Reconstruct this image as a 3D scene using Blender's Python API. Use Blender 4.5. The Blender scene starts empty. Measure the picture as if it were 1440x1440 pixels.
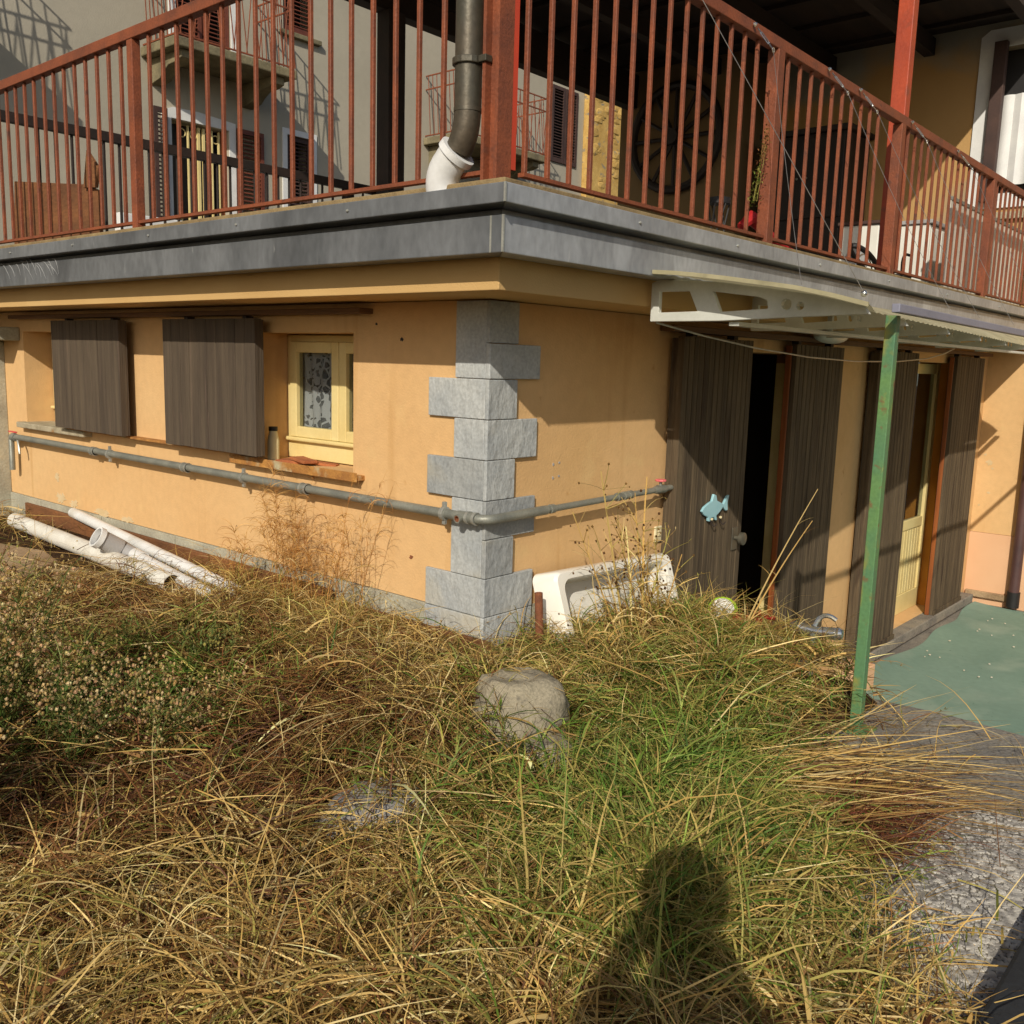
import bpy, bmesh, math, random
import numpy as np
from mathutils import Vector, Matrix, Euler

random.seed(7)
rng = np.random.default_rng(11)
scene = bpy.context.scene
COL = scene.collection

# ------------------------------------------------------------------ camera, sky, sun
cam_d = bpy.data.cameras.new('camera')
cam = bpy.data.objects.new('camera', cam_d)
COL.objects.link(cam)
cam_d.sensor_width = 36.0
cam_d.lens = 36.0 * 1326.07 / 1440.0
cam_d.clip_start = 0.05
cam_d.clip_end = 400.0
yaw, pitch, roll = math.radians(40.567), math.radians(-9.108), math.radians(1.659)
fw = Vector((math.cos(pitch) * math.cos(yaw), math.cos(pitch) * math.sin(yaw), math.sin(pitch)))
rt = fw.cross(Vector((0, 0, 1))).normalized()
up = rt.cross(fw)
r2 = rt * math.cos(roll) + up * math.sin(roll)
u2 = up * math.cos(roll) - rt * math.sin(roll)
M = Matrix((r2, u2, -fw)).transposed().to_4x4()
M.translation = Vector((-2.589, -2.348, 2.069))
cam.matrix_world = M
scene.camera = cam

SUN = Vector((1.441, 0.8045, -1.0)).normalized()      # direction the light travels
world = bpy.data.worlds.new('World')
scene.world = world
world.use_nodes = True
wn = world.node_tree.nodes
bg = wn['Background']
sky = wn.new('ShaderNodeTexSky')
sky.sky_type = 'NISHITA'
sky.sun_disc = False
sky.sun_elevation = math.asin(-SUN.z)
sky.sun_rotation = math.atan2(-SUN.x, -SUN.y)
sky.air_density = 1.0
sky.dust_density = 1.5
world.node_tree.links.new(sky.outputs[0], bg.inputs[0])
bg.inputs[1].default_value = 0.092
sd = bpy.data.lights.new('sun', 'SUN')
sd.energy = 3.9
sd.angle = math.radians(0.53)
sd.color = (1.0, 0.92, 0.79)
so = bpy.data.objects.new('sun', sd)
COL.objects.link(so)
so.rotation_euler = SUN.to_track_quat('-Z', 'Y').to_euler()
so.location = (-6, -4, 8)
vs = scene.view_settings
vs.view_transform = 'Standard'
vs.look = 'None'
vs.gamma = 1.0
vs.use_curve_mapping = False
vs.exposure = 0.0
scene.cycles.max_bounces = 6
scene.cycles.use_denoising = True


# ------------------------------------------------------------------ helpers
def s2l(c):
    return tuple(((v / 255.0) / 12.92 if v / 255.0 <= 0.04045 else ((v / 255.0 + 0.055) / 1.055) ** 2.4) for v in c)


MATS = {}


def mk(name, c1, c2=None, scale=4.0, rough=0.7, bump=0.0, bscale=60.0, metal=0.0, stretch=(1, 1, 1), detail=6.0,
       spots=None, fine=0.0, spec=0.5, lo=0.3, hi=0.7, bstretch=None, trans=0.0, rv=0.0):
    m = bpy.data.materials.new(name)
    m.use_nodes = True
    nt = m.node_tree
    N, L = nt.nodes, nt.links
    b = N['Principled BSDF']
    tc = N.new('ShaderNodeTexCoord')
    oi = N.new('ShaderNodeObjectInfo')
    mul = N.new('ShaderNodeMath'); mul.operation = 'MULTIPLY'; mul.inputs[1].default_value = 53.0
    L.new(oi.outputs['Random'], mul.inputs[0])
    add = N.new('ShaderNodeVectorMath'); add.operation = 'ADD'
    L.new(tc.outputs['Object'], add.inputs[0]); L.new(mul.outputs[0], add.inputs[1])

    def noise(sc, st, det=detail, dist=0.0):
        mp = N.new('ShaderNodeMapping')
        mp.inputs['Scale'].default_value = st
        L.new(add.outputs[0], mp.inputs[0])
        n = N.new('ShaderNodeTexNoise')
        n.inputs['Scale'].default_value = sc
        n.inputs['Detail'].default_value = det
        n.inputs['Distortion'].default_value = dist
        L.new(mp.outputs[0], n.inputs['Vector'])
        return n.outputs['Fac']

    def ramp(fac, a, bb, p0, p1):
        r = N.new('ShaderNodeValToRGB')
        r.color_ramp.elements[0].position = p0
        r.color_ramp.elements[1].position = p1
        r.color_ramp.elements[0].color = (*a, 1)
        r.color_ramp.elements[1].color = (*bb, 1)
        L.new(fac, r.inputs[0])
        return r.outputs[0]

    if c2 is None:
        c2 = tuple(v * 0.8 for v in c1)
    col = ramp(noise(scale, stretch), c1, c2, lo, hi)
    if fine:
        f = ramp(noise(scale * 14, stretch), (1 - fine,) * 3, (1 + fine,) * 3, 0.3, 0.7)
        mx = N.new('ShaderNodeMix'); mx.data_type = 'RGBA'; mx.blend_type = 'MULTIPLY'
        mx.inputs[0].default_value = 1.0
        L.new(col, mx.inputs[6]); L.new(f, mx.inputs[7])
        col = mx.outputs[2]
    for sp in (spots or []):
        sc_, st_, colr, p0, p1 = sp
        mk_ = ramp(noise(sc_, st_, 5.0, 0.3), (0, 0, 0), (1, 1, 1), p0, p1)
        mx = N.new('ShaderNodeMix'); mx.data_type = 'RGBA'
        L.new(mk_, mx.inputs[0]); L.new(col, mx.inputs[6])
        mx.inputs[7].default_value = (*colr, 1)
        col = mx.outputs[2]
    if rv:
        mr = N.new('ShaderNodeMapRange')
        mr.inputs['To Min'].default_value = 1 - rv; mr.inputs['To Max'].default_value = 1 + rv
        L.new(oi.outputs['Random'], mr.inputs['Value'])
        mx = N.new('ShaderNodeMix'); mx.data_type = 'RGBA'; mx.blend_type = 'MULTIPLY'
        mx.inputs[0].default_value = 1.0
        L.new(col, mx.inputs[6]); L.new(mr.outputs[0], mx.inputs[7])
        col = mx.outputs[2]
    L.new(col, b.inputs['Base Color'])
    b.inputs['Roughness'].default_value = rough
    b.inputs['Metallic'].default_value = metal
    b.inputs['Specular IOR Level'].default_value = spec
    if bump:
        bp = N.new('ShaderNodeBump')
        bp.inputs['Strength'].default_value = bump
        bp.inputs['Distance'].default_value = 0.01
        L.new(noise(bscale, bstretch or stretch, 4.0), bp.inputs['Height'])
        L.new(bp.outputs[0], b.inputs['Normal'])
    if trans:
        tr = N.new('ShaderNodeBsdfTranslucent'); ms = N.new('ShaderNodeMixShader')
        ms.inputs[0].default_value = trans
        L.new(col, tr.inputs[0]); L.new(b.outputs[0], ms.inputs[1]); L.new(tr.outputs[0], ms.inputs[2])
        L.new(ms.outputs[0], N['Material Output'].inputs[0])
    MATS[name] = m
    return m


WLOC = {}


def tag(o, label=None, cat=None, group=None, kind=None):
    if label: o['label'] = label
    if cat: o['category'] = cat
    if group: o['group'] = group
    if kind: o['kind'] = kind
    return o


def root(name, loc, label, cat, group=None):
    o = bpy.data.objects.new(name, None)
    o.empty_display_size = 0.1
    COL.objects.link(o)
    o.location = loc
    WLOC[o] = Vector(loc)
    return tag(o, label, cat, group)


class MB:
    def __init__(s):
        s.v, s.f = [], []

    def add(s, vs_, fs_):
        k = len(s.v)
        s.v += [tuple(map(float, p)) for p in vs_]
        s.f += [tuple(i + k for i in f) for f in fs_]
        return s

    def box(s, x0, x1, y0, y1, z0, z1):
        x0, x1 = min(x0, x1), max(x0, x1); y0, y1 = min(y0, y1), max(y0, y1); z0, z1 = min(z0, z1), max(z0, z1)
        return s.add([(x0, y0, z0), (x1, y0, z0), (x1, y1, z0), (x0, y1, z0), (x0, y0, z1), (x1, y0, z1), (x1, y1, z1), (x0, y1, z1)],
                     [(0, 3, 2, 1), (4, 5, 6, 7), (0, 1, 5, 4), (1, 2, 6, 5), (2, 3, 7, 6), (3, 0, 4, 7)])

    def obox(s, c, size, mat):
        hx, hy, hz = size[0] / 2, size[1] / 2, size[2] / 2
        vs_ = [Vector((sx * hx, sy * hy, sz * hz)) for sz in (-1, 1) for sx, sy in ((-1, -1), (1, -1), (1, 1), (-1, 1))]
        return s.add([Vector(c) + mat @ p for p in vs_],
                     [(0, 3, 2, 1), (4, 5, 6, 7), (0, 1, 5, 4), (1, 2, 6, 5), (2, 3, 7, 6), (3, 0, 4, 7)])

    def tube(s, pts, r, n=8, cap=True):
        pts = [Vector(p) for p in pts]
        rs = r if isinstance(r, (list, tuple)) else [r] * len(pts)
        rings = []
        prev = None
        for i, p in enumerate(pts):
            t = (pts[min(i + 1, len(pts) - 1)] - pts[max(i - 1, 0)])
            t = t.normalized() if t.length > 1e-9 else Vector((0, 0, 1))
            if prev is None:
                a = Vector((0, 0, 1)) if abs(t.z) < 0.9 else Vector((1, 0, 0))
                prev = t.cross(a).normalized()
            else:
                prev = (prev - t * prev.dot(t)).normalized()
            q = t.cross(prev)
            rings.append([p + (prev * math.cos(2 * math.pi * j / n) + q * math.sin(2 * math.pi * j / n)) * rs[i] for j in range(n)])
        vs_ = [v for ring in rings for v in ring]
        fs_ = [(i * n + j, i * n + (j + 1) % n, (i + 1) * n + (j + 1) % n, (i + 1) * n + j) for i in range(len(pts) - 1) for j in range(n)]
        if cap:
            fs_ += [tuple(range(n - 1, -1, -1)), tuple((len(pts) - 1) * n + j for j in range(n))]
        return s.add(vs_, fs_)

    def hollow(s, p0, p1, r, t, n=20):
        p0, p1 = Vector(p0), Vector(p1)
        d = (p1 - p0).normalized()
        a = d.cross(Vector((0, 0, 1)) if abs(d.z) < 0.9 else Vector((1, 0, 0))).normalized()
        q = d.cross(a)
        vs_, fs_ = [], []
        for P, rr in ((p0, r), (p1, r), (p1, r - t), (p0, r - t)):
            vs_ += [P + (a * math.cos(2 * math.pi * j / n) + q * math.sin(2 * math.pi * j / n)) * rr for j in range(n)]
        for k in range(4):
            for j in range(n):
                fs_.append((k * n + j, k * n + (j + 1) % n, ((k + 1) % 4) * n + (j + 1) % n, ((k + 1) % 4) * n + j))
        return s.add(vs_, fs_)

    def prism(s, poly, axis, a, b, holes=()):
        """polygon given in the two other axes (order xyz), extruded along axis from a to b; holes allowed"""
        bm = bmesh.new()
        edges = []
        for loop in [poly] + list(holes):
            vv = [bm.verts.new((p[0], p[1], 0)) for p in loop]
            edges += [bm.edges.new((vv[i], vv[(i + 1) % len(vv)])) for i in range(len(vv))]
        bmesh.ops.triangle_fill(bm, use_beauty=True, edges=edges)
        fl = list(bm.faces)
        ext = bmesh.ops.extrude_face_region(bm, geom=fl)
        for e in ext['geom']:
            if isinstance(e, bmesh.types.BMVert):
                e.co.z = 1
        bmesh.ops.recalc_face_normals(bm, faces=bm.faces)
        bm.verts.index_update()
        def m(c):
            w = a if c.z < 0.5 else b
            return {'x': (w, c.x, c.y), 'y': (c.x, w, c.y), 'z': (c.x, c.y, w)}[axis]
        s.add([m(v.co) for v in bm.verts], [tuple(v.index for v in f.verts) for f in bm.faces])
        bm.free()
        return s

    def ico(s, c, r, sub=1, jit=0.0, sc=(1, 1, 1), seed=0):
        bm = bmesh.new()
        bmesh.ops.create_icosphere(bm, subdivisions=sub, radius=1.0)
        rr = random.Random(seed)
        bm.verts.index_update()
        vs_ = []
        for v in bm.verts:
            k = r * (1 + rr.uniform(-jit, jit))
            vs_.append((c[0] + v.co.x * k * sc[0], c[1] + v.co.y * k * sc[1], c[2] + v.co.z * k * sc[2]))
        s.add(vs_, [tuple(v.index for v in f.verts) for f in bm.faces])
        bm.free()
        return s

    def build(s, name, mat, parent=None, smooth=False, bevel=0.0, label=None, cat=None, group=None, kind=None, fix=True, seg=2):
        V = np.array(s.v)
        c = Vector((V.min(0) + V.max(0)) / 2)
        if parent is None:
            c.z = float(V[:, 2].min())
        me = bpy.data.meshes.new(name)
        me.from_pydata([tuple(p) for p in (V - np.array(c))], [], s.f)
        if fix:
            bm = bmesh.new(); bm.from_mesh(me)
            bmesh.ops.recalc_face_normals(bm, faces=bm.faces)
            bm.to_mesh(me); bm.free()
        me.materials.append(MATS[mat] if isinstance(mat, str) else mat)
        if smooth:
            me.polygons.foreach_set('use_smooth', [True] * len(me.polygons))
        o = bpy.data.objects.new(name, me)
        COL.objects.link(o)
        if parent is not None:
            o.parent = parent
            o.location = c - WLOC[parent]
        else:
            o.location = c
        WLOC[o] = c
        if bevel:
            md = o.modifiers.new('bevel', 'BEVEL')
            md.width = bevel; md.segments = seg; md.limit_method = 'ANGLE'; md.angle_limit = math.radians(40)
        if smooth:
            try:
                me.set_sharp_from_angle(angle=math.radians(40))
            except Exception:
                pass
        return tag(o, label, cat, group, kind)


def copy_part(o, parent, loc):
    c = o.copy()
    COL.objects.link(c)
    c.parent = parent
    c.location = Vector(loc) - WLOC[parent]
    WLOC[c] = Vector(loc)
    return c


def wall_mb(axis, plane, thick, s0, s1, z0, z1, holes):
    """wall sheet with rectangular openings: plane const on axis, solid towards +thick"""
    ss = sorted({s0, s1, *[h[0] for h in holes], *[h[1] for h in holes]})
    zs = sorted({z0, z1, *[h[2] for h in holes], *[h[3] for h in holes]})
    mb = MB()
    def P(s, z, d):
        return (plane + d, s, z) if axis == 'x' else (s, plane + d, z)
    def solid(i, k):
        if i < 0 or k < 0 or i >= len(ss) - 1 or k >= len(zs) - 1: return False
        cs, cz = (ss[i] + ss[i + 1]) / 2, (zs[k] + zs[k + 1]) / 2
        return not any(h[0] < cs < h[1] and h[2] < cz < h[3] for h in holes)
    for i in range(len(ss) - 1):
        for k in range(len(zs) - 1):
            if not solid(i, k): continue
            a, b, c, d = ss[i], ss[i + 1], zs[k], zs[k + 1]
            for dd in (0, thick):
                mb.add([P(a, c, dd), P(b, c, dd), P(b, d, dd), P(a, d, dd)], [(0, 1, 2, 3)])
            if not solid(i - 1, k): mb.add([P(a, c, 0), P(a, d, 0), P(a, d, thick), P(a, c, thick)], [(0, 1, 2, 3)])
            if not solid(i + 1, k): mb.add([P(b, c, 0), P(b, d, 0), P(b, d, thick), P(b, c, thick)], [(0, 1, 2, 3)])
            if not solid(i, k - 1): mb.add([P(a, c, 0), P(b, c, 0), P(b, c, thick), P(a, c, thick)], [(0, 1, 2, 3)])
            if not solid(i, k + 1): mb.add([P(a, d, 0), P(b, d, 0), P(b, d, thick), P(a, d, thick)], [(0, 1, 2, 3)])
    V = np.round(np.array(mb.v), 5)
    uq, inv = np.unique(V, axis=0, return_inverse=True)
    inv = inv.reshape(-1)
    out = MB()
    out.v = [tuple(p) for p in uq]
    out.f = [tuple(int(inv[i]) for i in f) for f in mb.f]
    return out


def arc(p0, p1, p2, n=8):
    p0, p1, p2 = Vector(p0), Vector(p1), Vector(p2)
    return [(p0 * (1 - t) ** 2 + p1 * 2 * t * (1 - t) + p2 * t * t) for t in [i / n for i in range(n + 1)]]


# ------------------------------------------------------------------ materials
L_ = s2l
mk('plaster', L_((212, 175, 125)), L_((206, 166, 115)), scale=1.6, rough=0.9, bump=0.2, bscale=110, fine=0.04, spec=0.2,
   spots=[(1.1, (1, 1, 0.35), L_((194, 156, 102)), 0.58, 0.85), (5, (1, 1, 1), L_((214, 182, 128)), 0.62, 0.86),
          (3.2, (2.6, 2.6, 0.16), L_((188, 146, 92)), 0.60, 0.82), (14, (1, 1, 1), L_((186, 142, 88)), 0.70, 0.80)])
mk('plaster_fascia', L_((200, 166, 112)), L_((190, 154, 100)), scale=2.0, rough=0.9, bump=0.2, bscale=160, spec=0.2)
mk('plaster_pink', L_((220, 178, 140)), L_((212, 168, 130)), scale=2.5, rough=0.9, bump=0.2, bscale=140, spec=0.2)
mk('plaster_patch', L_((214, 206, 190)), L_((198, 188, 160)), scale=18, rough=0.95, bump=0.3, bscale=200, spec=0.1)
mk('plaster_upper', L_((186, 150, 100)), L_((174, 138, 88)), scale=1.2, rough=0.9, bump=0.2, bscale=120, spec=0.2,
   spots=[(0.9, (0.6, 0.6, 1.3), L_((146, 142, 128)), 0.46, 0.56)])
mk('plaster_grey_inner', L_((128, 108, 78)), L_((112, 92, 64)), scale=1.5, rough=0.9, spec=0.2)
mk('skirting', L_((176, 172, 152)), L_((150, 146, 130)), scale=7, rough=0.9, bump=0.4, bscale=60, fine=0.12, spec=0.2,
   spots=[(3, (1, 1, 1), L_((200, 190, 160)), 0.6, 0.75)])
mk('quoin', L_((168, 170, 167)), L_((146, 150, 151)), rv=0.2, scale=6, rough=0.75, bump=0.9, bscale=28, fine=0.14, spec=0.3,
   bstretch=(1, 1, 0.6), spots=[(2.5, (1, 1, 1), L_((180, 172, 150)), 0.58, 0.8)])
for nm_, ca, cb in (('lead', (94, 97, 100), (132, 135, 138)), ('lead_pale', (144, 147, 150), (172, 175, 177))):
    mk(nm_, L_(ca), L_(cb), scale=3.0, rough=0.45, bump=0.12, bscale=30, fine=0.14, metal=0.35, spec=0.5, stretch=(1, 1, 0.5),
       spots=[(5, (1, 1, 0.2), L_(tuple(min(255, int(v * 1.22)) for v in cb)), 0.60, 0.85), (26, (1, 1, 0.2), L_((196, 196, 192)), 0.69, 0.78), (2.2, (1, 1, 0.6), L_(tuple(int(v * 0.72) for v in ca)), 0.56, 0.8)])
mk('mortar', L_((148, 128, 92)), L_((120, 102, 74)), scale=12, rough=0.95, bump=0.4, bscale=60, fine=0.15, spec=0.1)
mk('rust', L_((136, 71, 40)), L_((106, 57, 36)), scale=9, rough=0.65, bump=0.25, bscale=90, fine=0.15,
   spots=[(16, (1, 1, 1), L_((88, 52, 38)), 0.62, 0.75)])
mk('rust_red', L_((176, 72, 38)), L_((150, 60, 36)), scale=5, rough=0.55, bump=0.15, bscale=60, fine=0.08,
   spots=[(9, (1, 1, 1), L_((110, 60, 44)), 0.62, 0.8)])
mk('dark_iron', L_((44, 30, 24)), L_((30, 22, 18)), scale=8, rough=0.7, bump=0.2, bscale=60)
mk('shutter_wood', L_((94, 82, 67)), L_((72, 62, 52)), scale=9, rough=0.8, bump=0.5, bscale=40, fine=0.1, spec=0.25,
   stretch=(3, 3, 0.16), bstretch=(4, 4, 0.12), spots=[(14, (3, 3, 0.2), L_((112, 92, 80)), 0.62, 0.8)])
mk('door_wood', L_((104, 90, 70)), L_((66, 57, 46)), scale=8, rough=0.85, bump=0.5, bscale=40, fine=0.2, spec=0.2,
   stretch=(3, 3, 0.14), bstretch=(4, 4, 0.12), spots=[(7, (2, 2, 0.3), L_((58, 46, 38)), 0.58, 0.75)])
mk('orange_wood', L_((150, 82, 30)), L_((112, 58, 22)), scale=8, rough=0.6, stretch=(3, 3, 0.2), fine=0.1)
mk('jamb', L_((214, 150, 66)), L_((196, 128, 50)), scale=3, rough=0.8, spec=0.2)
mk('plank', L_((130, 84, 46)), L_((94, 60, 34)), scale=6, rough=0.8, bump=0.4, bscale=40, fine=0.2, stretch=(1, 0.3, 1))
mk('yellow_paint', L_((226, 208, 148)), L_((214, 192, 128)), scale=5, rough=0.55, bump=0.1, bscale=60, fine=0.03)
mk('sill_rust', L_((182, 130, 62)), L_((134, 86, 42)), scale=14, rough=0.85, bump=0.4, bscale=70, fine=0.2,
   spots=[(10, (1, 1, 1), L_((176, 166, 132)), 0.56, 0.7)])
mk('sill_stone', L_((178, 168, 142)), L_((140, 128, 104)), scale=16, rough=0.9, bump=0.5, bscale=60, fine=0.2,
   spots=[(9, (1, 1, 1), L_((150, 110, 62)), 0.6, 0.75)])
mk('terracotta', L_((178, 108, 62)), L_((150, 84, 48)), scale=12, rough=0.9, fine=0.15, bump=0.3)
mk('copper', L_((72, 72, 62)), L_((88, 78, 64)), scale=5, rough=0.45, metal=0.45, fine=0.15, bump=0.1,
   spots=[(7, (1, 1, 0.6), L_((84, 108, 92)), 0.62, 0.85)])
mk('pvc', L_((226, 226, 224)), L_((206, 206, 202)), scale=6, rough=0.4, fine=0.04, bump=0.05,
   spots=[(5, (1, 1, 1), L_((178, 170, 150)), 0.62, 0.85)])
mk('pvc_grey', L_((168, 166, 164)), L_((146, 144, 142)), scale=7, rough=0.5, fine=0.05)
mk('pvc_dirty', L_((222, 220, 210)), L_((204, 198, 184)), scale=5, rough=0.6, fine=0.08,
   spots=[(3.5, (1, 1, 1), L_((150, 136, 108)), 0.56, 0.8)])
mk('galv', L_((146, 146, 134)), L_((118, 120, 112)), scale=12, rough=0.5, metal=0.35, fine=0.12, bump=0.15, bscale=80)
mk('zinc', L_((180, 180, 170)), L_((150, 150, 142)), scale=12, rough=0.4, metal=0.5, fine=0.1)
mk('red_plastic', L_((206, 60, 60)), L_((196, 92, 92)), scale=20, rough=0.5)
mk('pink_plastic', L_((226, 120, 120)), L_((206, 96, 100)), scale=20, rough=0.5)
mk('concrete', L_((142, 136, 124)), L_((112, 108, 102)), scale=6, rough=0.95, bump=0.6, bscale=70, fine=0.22, spec=0.15,
   spots=[(40, (1, 1, 1), L_((84, 82, 80)), 0.60, 0.72), (3, (1, 1, 1), L_((162, 152, 132)), 0.56, 0.78)])
mk('pebble', L_((190, 185, 174)), L_((136, 132, 126)), scale=48, rough=0.6, detail=0.0, lo=0.36, hi=0.64)
mk('slate', L_((40, 42, 44)), L_((28, 30, 32)), scale=6, rough=0.8, bump=0.3, bscale=50, fine=0.2)
mk('rock', L_((160, 150, 126)), L_((128, 120, 103)), scale=9, rough=0.95, bump=0.6, bscale=60, fine=0.2, spec=0.15,
   spots=[(30, (1, 1, 1), L_((88, 84, 76)), 0.62, 0.74)])
mk('rock_grey', L_((156, 152, 146)), L_((124, 122, 120)), scale=12, rough=0.95, bump=0.6, bscale=70, fine=0.22, spec=0.15)
mk('rock_warm', L_((172, 148, 116)), L_((136, 112, 86)), scale=5, rough=0.95, bump=0.5, bscale=50, fine=0.15, spec=0.15)
mk('soil', L_((74, 54, 36)), L_((48, 36, 26)), scale=14, rough=1.0, bump=0.8, bscale=60, fine=0.3, spec=0.05)
mk('carpet', L_((128, 152, 137)), L_((114, 140, 126)), scale=1.6, rough=0.95, bump=0.35, bscale=260, fine=0.05, spec=0.1,
   spots=[(2.2, (1, 1, 1), L_((150, 166, 150)), 0.56, 0.8), (34, (1, 1, 1), L_((96, 120, 108)), 0.68, 0.75)])
mk('white_alu', L_((204, 206, 198)), L_((188, 190, 182)), scale=5, rough=0.45, fine=0.04,
   spots=[(4, (1, 1, 1), L_((160, 160, 146)), 0.56, 0.85)])
mk('poly', L_((206, 198, 164)), L_((178, 170, 134)), scale=3, rough=0.4, fine=0.06, trans=0.35,
   spots=[(4, (0.4, 2, 1), L_((130, 124, 96)), 0.58, 0.8)])
mk('lilac_metal', L_((132, 132, 146)), L_((116, 118, 132)), scale=4, rough=0.5, fine=0.06)
mk('green_paint', L_((94, 130, 72)), L_((78, 118, 84)), scale=7, rough=0.6, fine=0.1, bump=0.15, bscale=60,
   spots=[(12, (1, 1, 0.7), L_((132, 130, 62)), 0.54, 0.68), (22, (1, 1, 1), L_((116, 72, 46)), 0.60, 0.72)])
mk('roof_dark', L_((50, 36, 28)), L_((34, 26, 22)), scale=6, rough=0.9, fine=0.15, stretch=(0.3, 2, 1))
mk('render_grey', L_((176, 168, 150)), L_((164, 157, 140)), scale=0.8, rough=0.95, bump=0.2, bscale=60, fine=0.03, spec=0.1,
   spots=[(0.5, (1, 1, 0.5), L_((150, 144, 128)), 0.55, 0.85)])
mk('trim_white', L_((226, 226, 222)), L_((206, 206, 204)), scale=5, rough=0.8, fine=0.03)
mk('brown_shutter', L_((112, 58, 38)), L_((88, 44, 32)), scale=7, rough=0.65, fine=0.1)
mk('brown_dark', L_((74, 52, 44)), L_((56, 40, 36)), scale=7, rough=0.7, fine=0.1)
mk('stone_grey', L_((140, 130, 102)), L_((102, 95, 74)), scale=4, rough=0.95, bump=0.5, bscale=30, fine=0.15, spec=0.1,
   spots=[(3, (1, 1, 1), L_((98, 90, 74)), 0.52, 0.8)])
mk('stone_yellow', L_((206, 172, 104)), L_((178, 142, 80)), scale=5, rough=0.95, bump=0.6, bscale=14, fine=0.15, spec=0.1,
   spots=[(6, (1, 1, 1.6), L_((140, 130, 112)), 0.6, 0.68)])
mk('ceramic', L_((240, 238, 230)), L_((226, 222, 208)), scale=4, rough=0.15, spots=[(5, (1, 1, 1), L_((206, 196, 170)), 0.56, 0.8), (9, (1, 1, 1), L_((168, 152, 118)), 0.64, 0.78)])
mk('rust_iron', L_((140, 84, 50)), L_((104, 62, 40)), scale=20, rough=0.85, fine=0.2, bump=0.4)
mk('chrome', L_((214, 214, 210)), L_((190, 190, 186)), scale=10, rough=0.2, metal=0.9)
mk('cream_plastic', L_((226, 214, 176)), L_((216, 202, 160)), scale=6, rough=0.45)
mk('aqua_paint', L_((160, 204, 212)), L_((144, 192, 202)), scale=9, rough=0.5, fine=0.05)
mk('black', L_((22, 20, 20)), L_((30, 28, 28)), scale=8, rough=0.6)
mk('dark_furniture', L_((40, 28, 22)), L_((28, 20, 16)), scale=5, rough=0.6, stretch=(2, 2, 0.3))
mk('white_enamel', L_((226, 224, 214)), L_((210, 208, 198)), scale=4, rough=0.35)
mk('lime', L_((160, 196, 40)), L_((140, 176, 30)), scale=9, rough=0.5)
mk('red_cloth', L_((190, 30, 28)), L_((150, 20, 22)), scale=9, rough=0.7)
mk('wire_mat', L_((170, 164, 156)), L_((140, 136, 130)), scale=20, rough=0.4, metal=0.7)
mk('maroon_pipe', L_((86, 60, 56)), L_((66, 46, 46)), scale=6, rough=0.5, fine=0.08)
mk('white_panel', L_((206, 200, 186)), L_((190, 184, 170)), scale=3, rough=0.6, fine=0.03)
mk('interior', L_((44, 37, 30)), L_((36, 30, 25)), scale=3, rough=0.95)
mk('track_wood', L_((112, 82, 54)), L_((88, 64, 42)), scale=8, rough=0.85, fine=0.1, stretch=(0.3, 0.3, 2))
mk('sunlit_red', L_((196, 66, 34)), L_((176, 56, 30)), scale=6, rough=0.5)
mk('chalk', L_((150, 150, 148)), L_((126, 127, 127)), scale=30, rough=0.9)
mk('patch_soft', L_((208, 186, 148)), L_((196, 172, 130)), scale=14, rough=0.95, spec=0.1)
mk('knob_metal', L_((104, 100, 86)), L_((84, 80, 70)), scale=14, rough=0.5, metal=0.4)
mk('label_paper', L_((210, 200, 160)), L_((196, 184, 146)), scale=9, rough=0.8)


def glass_mat():
    m = bpy.data.materials.new('glass'); m.use_nodes = True
    N, L = m.node_tree.nodes, m.node_tree.links
    b = N['Principled BSDF']
    b.inputs['Base Color'].default_value = (0.02, 0.02, 0.02, 1); b.inputs['Roughness'].default_value = 0.05
    t = N.new('ShaderNodeBsdfTransparent'); ms = N.new('ShaderNodeMixShader')
    ms.inputs[0].default_value = 0.22
    t.inputs[0].default_value = (0.92, 0.94, 0.93, 1)
    L.new(t.outputs[0], ms.inputs[1]); L.new(b.outputs[0], ms.inputs[2]); L.new(ms.outputs[0], N['Material Output'].inputs[0])
    MATS['glass'] = m


def lace_mat():
    m = bpy.data.materials.new('lace'); m.use_nodes = True
    N, L = m.node_tree.nodes, m.node_tree.links
    b = N['Principled BSDF']
    b.inputs['Base Color'].default_value = (0.88, 0.88, 0.9, 1); b.inputs['Roughness'].default_value = 0.9
    tc = N.new('ShaderNodeTexCoord'); v = N.new('ShaderNodeTexVoronoi'); v.feature = 'DISTANCE_TO_EDGE'
    v.inputs['Scale'].default_value = 26
    L.new(tc.outputs['Object'], v.inputs['Vector'])
    n = N.new('ShaderNodeTexNoise'); n.inputs['Scale'].default_value = 14
    L.new(tc.outputs['Object'], n.inputs['Vector'])
    lt = N.new('ShaderNodeMath'); lt.operation = 'LESS_THAN'; lt.inputs[1].default_value = 0.1
    L.new(v.outputs['Distance'], lt.inputs[0])
    gt = N.new('ShaderNodeMath'); gt.operation = 'GREATER_THAN'; gt.inputs[1].default_value = 0.52
    L.new(n.outputs['Fac'], gt.inputs[0])
    mx = N.new('ShaderNodeMath'); mx.operation = 'MAXIMUM'
    L.new(lt.outputs[0], mx.inputs[0]); L.new(gt.outputs[0], mx.inputs[1])
    sc = N.new('ShaderNodeMath'); sc.operation = 'MULTIPLY_ADD'; sc.inputs[1].default_value = 0.55; sc.inputs[2].default_value = 0.25
    L.new(mx.outputs[0], sc.inputs[0])
    t = N.new('ShaderNodeBsdfTransparent'); ms = N.new('ShaderNodeMixShader')
    L.new(sc.outputs[0], ms.inputs[0]); L.new(t.outputs[0], ms.inputs[1]); L.new(b.outputs[0], ms.inputs[2])
    L.new(ms.outputs[0], N['Material Output'].inputs[0])
    MATS['lace'] = m


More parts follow.
